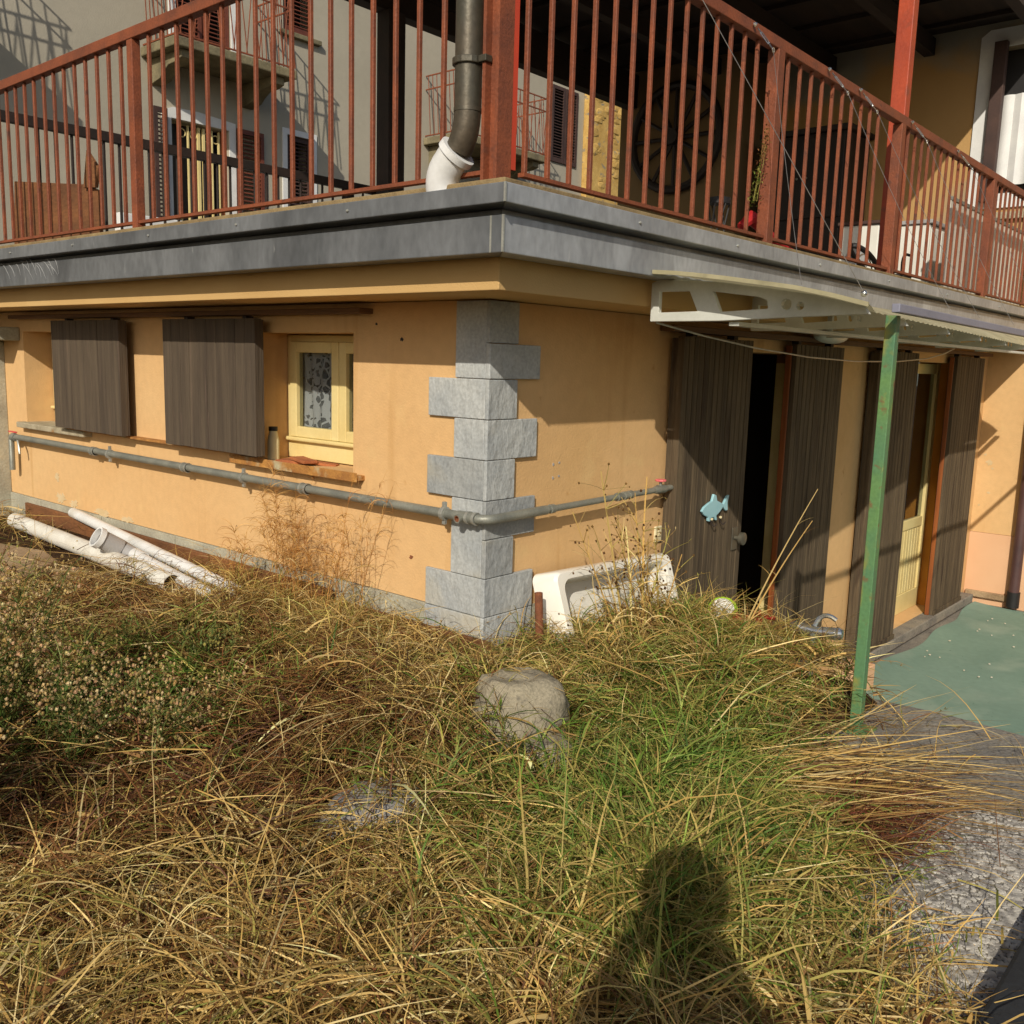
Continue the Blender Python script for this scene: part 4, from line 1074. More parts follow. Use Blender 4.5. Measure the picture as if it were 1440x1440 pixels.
slabstone([(-0.40, 2.55), (-0.36, 2.2), (-0.48, 2.05), (-0.60, 2.15), (-0.62, 2.4), (-0.5, 2.6)], 0.88, 0.955, 'smaller flat stone half under the thick pipe', seed=2)
slabstone([(-0.55, 4.2), (-0.25, 4.1), (-0.25, 3.9), (-0.5, 3.8), (-0.75, 3.95)], 0.88, 0.97, 'flat stone at the far end of the pipes', seed=3)
def boulder(c, r, sc, lab, seed, mat='rock'):
    bm = bmesh.new()
    bmesh.ops.create_icosphere(bm, subdivisions=4, radius=1.0)
    from mathutils import noise as mn
    mb = MB()
    for v in bm.verts:
        p = v.co
        k = 1 + 0.16 * mn.noise(p * 1.6 + Vector((seed, 0, 0))) + 0.06 * mn.noise(p * 5 + Vector((seed, 3, 0))) + 0.02 * mn.noise(p * 14)
        x, y, z = p.x * k * sc[0] * r, p.y * k * sc[1] * r, p.z * k * sc[2] * r
        z = min(z, r * sc[2] * (0.78 + 0.10 * mn.noise(p * 3)))
        mb.v.append((c[0] + x, c[1] + y, c[2] + z))
    bm.verts.index_update()
    mb.f = [tuple(v.index for v in f.verts) for f in bm.faces]
    bm.free()
    return mb.build('boulder', mat, smooth=True, label=lab, cat='stone')
boulder((-0.40, -0.53, 0.945), 0.165, (1.0, 0.95, 1.1), 'rounded lump of old concrete in the grass before the corner', 4)
boulder((-0.46, -0.70, 0.885), 0.095, (1.0, 1.0, 0.9), 'smaller concrete lump at the foot of the rounded lump', 9)
boulder((-1.03, -0.57, 0.86), 0.14, (1.25, 0.95, 0.62), 'grey stone half sunk in the dry grass at centre left', 14, 'rock_grey')
MB().hollow((0.16, -0.16, 0.90), (0.155, -0.145, 1.195), 0.016, 0.003, 12).build('iron_stake', 'rust_iron', smooth=True, label='rusty iron pipe stake standing before the corner stones', cat='stake')
# ceramic sink leaning on the wall
sk = root('ceramic_sink', (0.6, -0.2, 0.95), 'white ceramic sink leaning against the wall in the weeds', 'sink')
O = Vector((0.225, -0.15, 1.262)); U = Vector((0.80, -0.03, -0.02)); Vd = Vector((0.035, -0.085, -0.345)); Nn = U.cross(Vd).normalized()
if Nn.y > 0: Nn = -Nn
def sp(u, v, d): return O + U * u + Vd * v + Nn * d
def rrect(u0, u1, v0, v1, r, n=5):
    pts = []
    ru, rv = r, r * 2.2
    for cx, cy, a0 in ((u1 - ru, v0 + rv, -90), (u1 - ru, v1 - rv, 0), (u0 + ru, v1 - rv, 90), (u0 + ru, v0 + rv, 180)):
        for i in range(n + 1):
            a = math.radians(a0 + 90 * i / n)
            pts.append((cx + ru * math.cos(a), cy + rv * math.sin(a)))
    return pts
loops = [(rrect(0, 1, 0, 1, .05), -0.11), (rrect(0, 1, 0, 1, .05), 0.0), (rrect(.012, .988, .02, .98, .045), 0.012), (rrect(.055, .945, .09, .93, .06), 0.010), (rrect(.07, .93, .12, .90, .06), -0.01), (rrect(.10, .90, .17, .86, .06), -0.085), (rrect(.3, .7, .4, .65, .05), -0.095)]
vs_, fs_ = [], []
n = len(loops[0][0])
for lp_, d in loops: vs_ += [sp(u, v, d) for u, v in lp_]
for k in range(len(loops) - 1):
    for i in range(n): fs_.append((k * n + i, k * n + (i + 1) % n, (k + 1) * n + (i + 1) % n, (k + 1) * n + i))
fs_.append(tuple((len(loops) - 1) * n + i for i in range(n))); fs_.append(tuple(range(n - 1, -1, -1)))
MB().add(vs_, fs_).build('basin', 'ceramic', sk, smooth=True)
MB().tube([sp(.5, .52, -0.093), sp(.5, .52, -0.089)], 0.028, 16).build('drain', 'chrome', sk, smooth=True)
# chrome tap on the retaining wall edge
tp = root('garden_tap', (1.0, -0.9, 0.9), 'chrome mixer tap poking out of the grass by the green post', 'tap')
MB().tube([(0.98, -0.90, 0.80), (0.98, -0.90, 1.02)], 0.014, 10).build('riser', 'galv', tp, smooth=True)
MB().tube([(0.99, -0.83, 1.035), (1.0, -0.90, 1.03), (1.01, -0.975, 1.035)], [0.026, 0.022, 0.026], 12).build('body', 'chrome', tp, smooth=True)
MB().tube([(1.012, -0.965, 1.035), (1.018, -0.985, 1.036), (1.02, -1.0, 1.036)], [0.02, 0.028, 0.02], 10).build('handle', 'chrome', tp, smooth=True)
MB().tube([(0.985, -0.82, 1.037), (0.98, -0.80, 1.038)], [0.028, 0.02], 10).build('handle', 'chrome', tp, smooth=True)
MB().tube(arc((1.0, -0.89, 1.05), (1.04, -0.90, 1.12), (1.05, -0.96, 1.08), 6), 0.010, 8).build('spout', 'chrome', tp, smooth=True)
bg1 = root('plastic_tub', (0.96, -0.5, 0.98), 'lime green and white plastic tub on the grass mound', 'tub')
MB().tube([(0.95, -0.50, 0.99), (0.93, -0.52, 1.035), (0.90, -0.535, 1.07)], [0.045, 0.058, 0.062], 14).build('tub', 'lime', bg1, smooth=True)
MB().tube([(0.9005, -0.5345, 1.0702), (0.897, -0.537, 1.074)], [0.05, 0.048], 14).build('lid', 'white_enamel', bg1, smooth=True)
rc = MB()
nn = 12
vs_ = [(0.95 + 0.03 * math.sin(i * .9 + j) + 0.11 * (i / nn - .5), -0.66 + 0.10 * (j / 6 - .5) - 0.05 * (i / nn - .5), 1.05 + 0.015 * math.sin(i * 1.3) * math.cos(j * 1.1)) for i in range(nn + 1) for j in range(7)]
rc.add(vs_, [(i * 7 + j, (i + 1) * 7 + j, (i + 1) * 7 + j + 1, i * 7 + j + 1) for i in range(nn) for j in range(6)])
rc.build('red_cloth', 'red_cloth', smooth=True, fix=False, label='crumpled red cloth beside the lime green tub', cat='cloth').modifiers.new('solid', 'SOLIDIFY').thickness = 0.004
# jar and broken tiles on the window sill
jr = root('jar', (0.03, 1.325, 1.575), 'tall glass jar with dark lid on the window sill by the shutter', 'jar')
MB().tube([(0.055, 1.415, 1.575), (0.055, 1.415, 1.665), (0.055, 1.415, 1.70), (0.055, 1.415, 1.71)], [0.028, 0.028, 0.02, 0.018], 16).build('body', 'label_paper', jr, smooth=True)
MB().tube([(0.055, 1.415, 1.7105), (0.055, 1.415, 1.73)], 0.021, 14).build('lid', 'black', jr, smooth=True)
for k, (c, sz, a) in enumerate((((0.05, 1.23, 1.583), (0.10, 0.16, 0.014), 20), ((0.03, 1.15, 1.597), (0.07, 0.15, 0.012), -12), ((0.09, 1.08, 1.582), (0.06, 0.13, 0.012), 35))):
    MB().obox(c, sz, Matrix.Rotation(math.radians(a), 3, 'Z') @ Matrix.Rotation(math.radians(3 * k), 3, 'X')).build('broken_tile', 'terracotta', bevel=0.002, cat='tile',
        label=['broken terracotta tile under the jar on the sill', 'terracotta shard laid on top of the sill tiles', 'small terracotta shard nearest the yellow frame'][k])

# ------------------------------------------------------------------ vegetation
def vegmesh(name, V, F, C, parent=None, **kw):
    """V (n,3) world, F (m,k) indices, C (n,3) linear colour"""
    V = np.asarray(V, np.float32); F = np.asarray(F, np.int32); C = np.asarray(C, np.float32)
    c = (V.min(0) + V.max(0)) / 2
    if parent is None: c[2] = V[:, 2].min()
    me = bpy.data.meshes.new(name)
    me.vertices.add(len(V)); me.vertices.foreach_set('co', (V - c).ravel())
    k = F.shape[1]
    me.loops.add(F.size); me.loops.foreach_set('vertex_index', F.ravel())
    me.polygons.add(len(F)); me.polygons.foreach_set('loop_start', np.arange(0, F.size, k, dtype=np.int32))
    me.update(calc_edges=True)
    at = me.color_attributes.new('Col', 'FLOAT_COLOR', 'POINT')
    at.data.foreach_set('color', np.concatenate([C, np.ones((len(C), 1), np.float32)], 1).ravel())
    me.materials.append(MATS['veg'])
    o = bpy.data.objects.new(name, me); COL.objects.link(o)
    if parent is not None:
        o.parent = parent; o.location = Vector(c) - WLOC[parent]
    else:
        o.location = Vector(c)
    WLOC[o] = Vector(c)
    return tag(o, kw.get('label'), kw.get('cat'), kw.get('group'), kw.get('kind'))


def blades(P0, az, elev, length, width, droop, col, nseg=5, clamp=True, kink=0.0, tipcol=None, house_cut=True):
    N = len(P0)
    s = np.linspace(0, 1, nseg + 1)
    ang = elev[:, None] - droop[:, None] * s[None, :] ** 1.2
    azs = az[:, None] + kink * rng.normal(0, 1, (N, 1)) * s[None, :] ** 2 + np.cumsum(rng.normal(0, kink * 0.25, (N, nseg + 1)), 1)
    ds = (length / nseg)[:, None]
    dx = np.cos(ang) * np.cos(azs) * ds; dy = np.cos(ang) * np.sin(azs) * ds; dz = np.sin(ang) * ds
    X = P0[:, 0:1] + np.concatenate([np.zeros((N, 1)), np.cumsum(dx[:, :-1], 1)], 1)
    Y = P0[:, 1:2] + np.concatenate([np.zeros((N, 1)), np.cumsum(dy[:, :-1], 1)], 1)
    Z = P0[:, 2:3] + np.concatenate([np.zeros((N, 1)), np.cumsum(dz[:, :-1], 1)], 1)
    if clamp:
        lay = rng.uniform(0.003, 0.05, (N, 1))
        Z = np.maximum(Z, np.where(X > 1.06, -1, hz(X, Y)) + lay * (0.4 + 0.6 * s[None, :]))
    if house_cut:
        bad = ((X > -0.015) & (Y > -0.02)).any(1) | ((X > 1.05) & (Y > -0.25)).any(1)
        # keep blades clear of the leaning sink and the thick pipes
        keep = ~bad
    else:
        keep = np.ones(N, bool)
    X, Y, Z, azk, wk, ck = X[keep], Y[keep], Z[keep], azs[keep], width[keep], col[keep]
    N = len(X)
    tw = rng.uniform(-1.1, 1.1, (N, 1))
    wx = -np.sin(azk) * np.cos(tw); wy = np.cos(azk) * np.cos(tw); wz = np.sin(tw) * np.ones_like(azk)
    w = wk[:, None] * 0.5 * (1 - 0.88 * s[None, :] ** 2.2)
    A = np.stack([X - wx * w, Y - wy * w, Z - wz * w], -1); B = np.stack([X + wx * w, Y + wy * w, Z + wz * w], -1)
    V = np.stack([A, B], 2).reshape(-1, 3)
    base = np.arange(N)[:, None] * 2 * (nseg + 1)
    q = np.arange(nseg)[None, :] * 2
    F = np.stack([base + q, base + q + 1, base + q + 3, base + q + 2], -1).reshape(-1, 4)
    Cc = np.repeat(ck[:, None, :], 2 * (nseg + 1), 1)
    if tipcol is not None:
        t = np.repeat(s, 2)[None, :, None] ** 1.5 * 0.7
        Cc = Cc * (1 - t) + np.array(tipcol) * t
    return V, F, Cc.reshape(-1, 3)


def pal(cols, n, jit=0.18, w=None):
    P = np.array([s2l(c) for c in cols])
    a = P[rng.choice(len(P), n, p=w)]; b = P[rng.choice(len(P), n, p=w)]
    t = rng.uniform(0, 0.5, (n, 1))
    c = a * (1 - t) + b * t
    return np.clip(c * np.exp(rng.normal(0, jit, (n, 1))), 0.004, 0.9)


STRAW = [(220, 190, 120), (202, 166, 94), (178, 144, 80), (232, 210, 150), (150, 118, 70), (118, 85, 52)]
BROWN = [(124, 80, 46), (144, 100, 58), (100, 60, 38), (158, 116, 66), (84, 52, 34)]
GREEN = [(104, 130, 46), (126, 146, 62), (84, 116, 40), (146, 156, 80), (70, 100, 34)]
OLIVE = [(150, 144, 70), (170, 156, 84), (130, 128, 58), (186, 164, 92), (112, 120, 50)]
RED = [(110, 54, 40), (128, 68, 48), (88, 44, 34), (150, 84, 54)]
camp = np.array([-2.589, -2.348])


def sample(n, x0, x1, y0, y1, dens):
    out = []
    while sum(map(len, out)) < n:
        p = np.stack([rng.uniform(x0, x1, n), rng.uniform(y0, y1, n)], 1)
        d = np.linalg.norm(p - camp, axis=1)
        keep = rng.uniform(0, 1, n) < np.clip(1.7 / d, 0, 1) * dens(p[:, 0], p[:, 1])
        keep &= ~((p[:, 0] > -0.03) & (p[:, 1] > -0.03))
        out.append(p[keep])
    return np.concatenate(out)[:n]


def G(x, y, cx, cy, sx, sy): return np.exp(-(((x - cx) / sx) ** 2 + ((y - cy) / sy) ** 2))
def slabm(x, y):
    a = 1 / (1 + np.exp(-((x + 0.15) / 0.13))) * 1 / (1 + np.exp((y + 1.08) / 0.06))
    b = 1 / (1 + np.exp(-((x + 0.62) / 0.09))) * 1 / (1 + np.exp((y + 1.64) / 0.06))
    return np.clip(a + b, 0, 1)
def stonem(x, y):   # bare stony strip by the pipes
    return np.clip(G(x, y, -0.45, 2.95, 0.5, 0.95) * 1.8, 0, 1)
def bould(x, y): return np.clip(G(x, y, -0.50, -0.66, 0.22, 0.22) * 1.5 + G(x, y, -1.06, -0.61, 0.17, 0.16) * 0.95, 0, 1)
def greenf(x, y):
    return np.clip(0.95 * G(x, y, -0.50, -1.05, 0.38, 0.42) + 0.38 * G(x, y, 0.45, -0.62, 0.55, 0.4) + 0.75 * G(x, y, -0.05, -1.02, 0.35, 0.25) + 0.35 * G(x, y, -1.15, 0.65, 0.35, 0.4), 0, 1)


def pile(x, y):
    n = np.sin(x * 9.3 + 2.1 * np.sin(y * 6.1)) * np.sin(y * 10.7 + 1.9 * np.sin(x * 7.3)) + 0.6 * np.sin(x * 21 + y * 5 + np.sin(y * 17)) * np.sin(y * 19 - x * 6)
    near = np.clip(np.minimum(np.maximum(-x, -y) / 0.35, 1), 0, 1)
    return np.clip(0.03 + 0.05 * n, 0, 0.12) * near * (1 - slabm(x, y)) + 0.09 * G(x, y, 0.66, -0.74, 0.36, 0.28)


def field(nclump, per, dens, pals, elev, droop, ln, wd, spread=0.09, azs=None, kink=0.25, nseg=5, lift=0.05, coh=0.7):
    c = sample(nclump, -2.3, 1.02, -1.97, 4.1, dens)
    P = np.repeat(c, per, 0) + rng.normal(0, spread, (nclump * per, 2))
    n = len(P)
    P[:, 0] = np.minimum(P[:, 0], 1.03)
    z = hz(P[:, 0], P[:, 1]) + pile(P[:, 0], P[:, 1]) + np.repeat(rng.uniform(0, lift, nclump), per) * rng.uniform(0, 1, n)
    az = np.repeat(rng.uniform(0, 2 * np.pi, nclump) if azs is None else rng.normal(azs[0], azs[1], nclump), per) + rng.normal(0, coh, n)
    L = np.repeat(np.exp(rng.normal(0, 0.2, nclump)), per) * rng.uniform(*ln, n)
    e = rng.uniform(*elev, n); d = rng.uniform(*droop, n)
    w = rng.uniform(*wd, n)
    cl = pals(np.repeat(c, per, 0), n)
    cl = cl * np.repeat(np.exp(rng.normal(0, 0.15, nclump)), per)[:, None]
    return blades(np.column_stack([P, z]), az, e, L, w, d, cl, nseg, True, kink)


def mixpal(p, n):
    x, y = p[:, 0], p[:, 1]
    left = np.clip(1.25 * G(x, y, -1.25, 0.7, 0.75, 1.1) + G(x, y, -1.2, -0.05, 0.55, 0.3), 0, 1)  # browner straw at the left; below the bushes it paints in their shade
    g = greenf(x, y)
    u = rng.uniform(0, 1, n)
    out = pal(STRAW, n, w=[.22, .26, .2, .12, .12, .08])
    br = pal(BROWN, n); ol = pal(OLIVE, n)
    m = u < 0.10 + 0.7 * left
    out[m] = br[m]
    m = (u > 1 - (0.16 + 0.5 * g))
    out[m] = ol[m]
    return out


def gd(x, y): return np.clip((1 - 0.93 * slabm(x, y)) * (1 - 0.95 * stonem(x, y)) * (1 - 0.93 * bould(x, y)) * (1 - 0.55 * G(x, y, -1.35, 0.02, 0.4, 0.2)), 0, 1)
allv = []
def join(parts):
    V, F, C = [], [], []
    k = 0
    for v, f, c in parts:
        V.append(v); F.append(f + k); C.append(c); k += len(v)
    return np.concatenate(V), np.concatenate(F), np.concatenate(C)
R = math.radians
RTAZ = math.atan2(-0.76, 0.65)
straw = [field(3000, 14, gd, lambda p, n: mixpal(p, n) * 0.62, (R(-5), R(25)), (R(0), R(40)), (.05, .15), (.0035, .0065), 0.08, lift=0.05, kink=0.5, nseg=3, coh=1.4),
         field(3300, 12, gd, mixpal, (R(-5), R(42)), (R(0), R(70)), (.08, .24), (.0024, .0046), 0.07, lift=0.09, kink=0.45, nseg=4, coh=0.8),
         field(1300, 10, gd, mixpal, (R(25), R(75)), (R(60), R(150)), (.08, .22), (.0024, .0044), 0.06, lift=0.04, kink=0.4, nseg=5),
         field(700, 4, gd, lambda p, n: pal(STRAW, n, w=[.3, .2, .1, .3, .05, .05]), (R(-4), R(24)), (R(-5), R(30)), (.2, .46), (.0026, .0046), 0.08, kink=0.12, lift=0.11, coh=0.6),
         field(320, 3, gd, lambda p, n: pal(STRAW, n, w=[.3, .2, .1, .3, .05, .05]), (R(0), R(35)), (R(20), R(70)), (.1, .22), (.006, .010), 0.06, kink=0.2, lift=0.10, coh=0.8)]
def gm_(x, y): return gd(x, y) * np.clip(G(x, y, 0.6, -0.62, 0.5, 0.35) + 0.6 * G(x, y, -0.2, -0.35, 0.35, 0.25) + 0.8 * G(x, y, -0.25, 0.75, 0.25, 0.6), 0, 1)
straw.append(field(520, 9, gm_, lambda p, n: pal(STRAW + OLIVE[:3], n), (R(35), R(82)), (R(50), R(140)), (.12, .24), (.0026, .0048), 0.05, lift=0.03, kink=0.35, nseg=6))
def gs_(x, y): return np.clip(slabm(x, y), 0, 1) * (x < 0.6)
straw.append(field(240, 7, gs_, lambda p, n: pal(STRAW + BROWN, n), (R(-5), R(20)), (R(0), R(30)), (.04, .16), (.0022, .0042), 0.09, lift=0.0, kink=0.4, nseg=3, coh=1.5))
straw.append(field(900, 6, gd, lambda p, n: pal(STRAW[1:] + BROWN, n), (R(-10), R(30)), (R(-20), R(40)), (.025, .07), (.007, .013), 0.09, lift=0.08, kink=0.6, nseg=3, coh=2.0))
V, F, C_ = join(straw)
vegmesh('dry_grass', V, F, C_, kind='stuff', label='tangled dry straw grass covering the garden', cat='grass')
gg = lambda x, y: gd(x, y) * greenf(x, y)
green = [field(1500, 10, gg, lambda p, n: pal(GREEN, n), (R(15), R(75)), (R(30), R(120)), (.06, .17), (.004, .0075), 0.05, lift=0.05, kink=0.35),
         field(600, 10, gg, lambda p, n: pal(OLIVE, n), (R(5), R(65)), (R(30), R(110)), (.08, .22), (.0035, .0065), 0.05, lift=0.08, kink=0.35)]
def gt_(x, y): return np.clip(G(x, y, -0.98, -1.42, 0.26, 0.16), 0, 1)
green.append(field(150, 9, gt_, lambda p, n: pal(GREEN[:3] + OLIVE + STRAW[:2], n), (R(45), R(85)), (R(40), R(120)), (.16, .34), (.0035, .0065), 0.05, lift=0.02, kink=0.35, nseg=6))
green.append(field(90, 8, lambda x, y: np.clip(G(x, y, -0.35, -1.1, 0.4, 0.25), 0, 1), lambda p, n: pal(GREEN, n), (R(40), R(85)), (R(40), R(120)), (.12, .24), (.005, .009), 0.04, lift=0.02, kink=0.3, nseg=6))
V, F, C_ = join(green)
vegmesh('green_grass', V, F, C_, kind='stuff', label='living green grass among the straw in the right half', cat='grass')
# straw bundle lying across the concrete slab, all combed one way
def bundle(n, cx, cy, sx, sy, az, azj, ln, wd, cols, el=(R(-2), R(9)), dr=(R(0), R(18)), zadd=0.06):
    P = np.column_stack([rng.normal(cx, sx, n), rng.normal(cy, sy, n)])
    z = np.maximum(hz(P[:, 0], P[:, 1]), 0.795) + rng.uniform(0, zadd, n)
    cl = pal(cols, n)
    V, F, C = blades(np.column_stack([P, z]), rng.normal(az, azj, n), rng.uniform(*el, n), rng.uniform(*ln, n), rng.uniform(*wd, n), rng.uniform(*dr, n), cl, 5, False, 0.06)
    V[:, 2] = np.where((V[:, 0] < 1.1), np.maximum(V[:, 2], 0.796), V[:, 2])
    return V, F, C
bs = [bundle(190, 0.02, -1.16, 0.16, 0.10, RTAZ + .06, 0.28, (.45, .95), (.0025, .005), STRAW),
      bundle(100, -0.15, -1.28, 0.14, 0.09, RTAZ + .15, 0.2, (.4, .8), (.0025, .0045), STRAW + BROWN)]
V, F, C_ = join(bs)
vegmesh('straw_bundle', V, F, C_, kind='stuff', label='combed sheaf of long straw lying over the concrete slab', cat='straw')
rs = [bundle(620, -0.10, -1.50, 0.16, 0.09, RTAZ + .1, 0.75, (.08, .26), (.0016, .003), RED[:3] + BROWN, (R(-5), R(35)), (R(0), R(60)), 0.05)]
V, F, C_ = join(rs)
vegmesh('red_stems', V, F, C_, kind='stuff', label='mat of dark red-brown dead stems on the slab', cat='stems')
ls = [bundle(260, -0.55, -0.22, 0.2, 0.14, R(215), 0.35, (.35, .7), (.002, .004), STRAW + BROWN, (R(0), R(22)), (R(5), R(40)), 0.12)]
V, F, C_ = join(ls)
vegmesh('swept_straw', V, F, C_, kind='stuff', label='swept straw fanning left of the concrete lump', cat='straw')


def stalk(p, az, elev, L, droop, n=7, wob=0.06):
    pts = [Vector(p)]
    a = az; e = elev
    for i in range(n):
        e2 = e - droop * (i / n)
        pts.append(pts[-1] + Vector((math.cos(e2) * math.cos(a), math.cos(e2) * math.sin(a), math.sin(e2))) * (L / n))
        a += random.uniform(-wob, wob)
    return pts


class VB:
    def __init__(s): s.V, s.F, s.C = [], [], []
    def ribbon(s, pts, w, col, tip=0.15, up=None):
        k = len(s.V); n = len(pts)
        view = Vector(up or (random.uniform(-1, 1), random.uniform(-1, 1), random.uniform(-.3, 1)))
        for i, p in enumerate(pts):
            t = (pts[min(i + 1, n - 1)] - pts[max(i - 1, 0)]).normalized()
            d = t.cross(view)
            d = d.normalized() if d.length > 1e-4 else Vector((1, 0, 0))
            ww = w * 0.5 * (1 - (1 - tip) * (i / (n - 1)) ** 1.5)
            s.V += [tuple(p - d * ww), tuple(p + d * ww)]; s.C += [col, col]
        s.F += [(k + 2 * i, k + 2 * i + 1, k + 2 * i + 3, k + 2 * i + 2) for i in range(n - 1)]
    def cross(s, pts, w, col, tip=0.3):
        s.ribbon(pts, w, col, tip, (1, 0.2, 0.3)); s.ribbon(pts, w, col, tip, (-0.3, 1, 0.2))
    def leaf(s, p, d, L, w, col, up=(0, 0, 1)):
        d = Vector(d).normalized(); side = d.cross(Vector(up))
        side = side.normalized() if side.length > 1e-3 else Vector((1, 0, 0))
        nrm = side.cross(d)
        k = len(s.V); p = Vector(p)
        s.V += [tuple(p), tuple(p + d * L * .5 + side * w * .5 + nrm * L * .06), tuple(p + d * L - nrm * L * 0.1), tuple(p + d * L * .5 - side * w * .5 + nrm * L * .06)]
        s.C += [col] * 4; s.F.append((k, k + 1, k + 2, k + 3))
    def puff(s, p, r, col):
        p = Vector(p)
        for ax in ((1, 0, 0), (0, 1, 0), (0, 0, 1)):
            a = Vector(ax); b = a.orthogonal().normalized(); c = a.cross(b)
            t = random.uniform(0, 1.5); b, c = b * math.cos(t) + c * math.sin(t), c * math.cos(t) - b * math.sin(t)
            k = len(s.V)
            s.V += [tuple(p + b * r), tuple(p + c * r), tuple(p - b * r), tuple(p - c * r)]; s.C += [col] * 4; s.F.append((k, k + 1, k + 2, k + 3))
    def out(s, name, parent=None, **kw):
        return vegmesh(name, np.array(s.V), np.array(s.F), np.array(s.C), parent, **kw)


def rc_(cols, j=0.15):
    return tuple(pal(cols, 1, j)[0])


def rdir(up=0.2):
    return Vector((random.uniform(-1, 1), random.uniform(-1, 1), random.uniform(-.5, 1) + up)).normalized()


# flowering weed bushes at the left, with fuzzy tan seed heads
def bush(p, nst, h, lean, spread, lab, heads=8, leaves=34, grp='seeding weed bushes at the left', hc=((216, 192, 136), (230, 210, 166), (190, 162, 102), (208, 172, 136), (180, 172, 100), (156, 118, 80)), lc_=[(104, 122, 60), (124, 138, 76), (88, 108, 50), (140, 146, 88), (84, 112, 44), (128, 124, 70)]):
    r = root('weed_bush', p, lab, 'weed', grp)
    st, lf, sd_ = VB(), VB(), VB()
    for i in range(nst):
        b = Vector(p) + Vector((random.gauss(0, .05), random.gauss(0, .05), 0))
        az = random.gauss(lean[0], lean[1]) if random.random() < .6 else random.uniform(0, 6.28)
        L = h * random.uniform(.6, 1.15)
        pts = stalk(b, az, R(random.uniform(90 - spread, 88)), L, R(random.uniform(5, 55)), 8)
        st.cross(pts, 0.0045, rc_(lc_ + BROWN[:1]), .35)
        for k in range(leaves):
            t = random.uniform(.05, .95); q = pts[int(t * 7)].lerp(pts[int(t * 7) + 1], (t * 7) % 1)
            lf.leaf(q, rdir(), random.uniform(.018, .05) * (1.25 - t * .6), random.uniform(.004, .009), rc_(lc_))
        for k in range(heads):
            t = random.uniform(.55, 1.0); i0 = min(int(t * 8), 7)
            q = pts[i0]
            tw = stalk(q, random.uniform(0, 6.28), R(random.uniform(0, 70)), random.uniform(.03, .10), R(20), 3)
            st.ribbon(tw, .002, rc_(lc_))
            for m in range(random.randint(3, 6)):
                e = tw[-1] + Vector((random.gauss(0, .014), random.gauss(0, .014), random.gauss(0, .012)))
                sd_.puff(e, random.choice((.0022, .003, .004, .005, .0062)) * random.uniform(.8, 1.15), rc_(list(hc)))
    st.out('stems', r, kind='stuff'); lf.out('leaves', r, kind='stuff'); sd_.out('seed_heads', r, kind='stuff')
    return r
def gp_(x, y, dz=0): return (x, y, float(hz(x, y)) + dz)
bush(gp_(-1.60, 0.58), 50, 0.68, (R(-70), .7), 20, 'tallest seeding weed bush, cut by the left edge', heads=12, leaves=34)
bush(gp_(-1.46, 0.34), 24, 0.40, (R(-50), .7), 34, 'weed bush with drooping tan seed heads near the left edge', heads=12, leaves=28)
bush(gp_(-1.24, 0.14), 14, 0.30, (R(-40), .8), 44, 'low seeding weed right of the larger left bushes', heads=11, leaves=20)
bush(gp_(-1.45, 1.10), 22, 0.34, (R(-60), .9), 30, 'weed bush farther back at the left edge below the flat stone', heads=6, leaves=36)
bush(gp_(-2.22, -0.18), 40, 0.66, (R(30), .9), 30, 'unseen tall weed bush added off the left edge to shade the straw', heads=7, leaves=40)  # out of view, added to darken the straw with its shadow
bush(gp_(-2.0, 0.12), 34, 0.52, (R(30), .9), 30, 'unseen second weed bush added beside the left edge to shade the straw', heads=7, leaves=36)  # also out of view, added for the shade it casts
bush(gp_(-0.98, 0.95), 22, 0.24, (R(-90), 1.5), 50, 'green weed patch below the open end of the thick pipe', heads=4, hc=((176, 166, 96), (160, 150, 84)))
bush(gp_(-0.78, 0.62), 16, 0.22, (R(-90), 1.5), 50, 'dark leafy weed left of the grass mound', heads=3, hc=((176, 166, 96), (160, 150, 84)))

# feathery dry plume grass against the wall
def plume(p, n, h, lab, fil=26, az0=None, cols=[(206, 158, 88), (186, 136, 74), (160, 108, 58), (216, 176, 108)]):
    r = root('plume_grass', p, lab, 'grass tuft', 'feathery dry grass tufts by the left wall')
    st, pl = VB(), VB()
    for i in range(n):
        b = Vector(p) + Vector((random.gauss(0, .04), random.gauss(0, .05), 0))
        pts = stalk(b, random.uniform(0, 6.28) if az0 is None else random.gauss(az0, .8), R(random.uniform(76, 89)), h * random.uniform(.65, 1.1), R(12), 9, .1)
        st.cross(pts, .0032, rc_(cols), .3)
        for k in range(fil):
            t = random.uniform(.5, 1.0); q = pts[min(int(t * 9), 9)]
            f = stalk(q, random.uniform(0, 6.28), R(random.uniform(30, 80)), random.uniform(.05, .13), R(random.uniform(60, 170)), 5, .2)
            pl.ribbon(f, .0021, rc_(cols), .5)
        for k in range(3):
            q = pts[random.randint(0, 3)]
            pl.ribbon(stalk(q, random.uniform(0, 6.28), R(60), random.uniform(.12, .25), R(110), 6), .004, rc_(OLIVE + STRAW), .1)
    st.out('stalks', r, kind='stuff'); pl.out('plumes', r, kind='stuff')
plume(gp_(-0.17, 1.02), 20, 0.64, 'dense feathery dry grass tuft below the window sill', 30)
plume(gp_(-0.16, 0.84), 14, 0.48, 'shorter feathery tuft between the two taller ones', 22)
plume(gp_(-0.17, 0.62), 10, 0.70, 'tall thin dry grass tuft crossing the pipe', 18)
plume(gp_(-0.22, 1.30), 8, 0.30, 'low feathery tuft next to the pipe ends', 18)

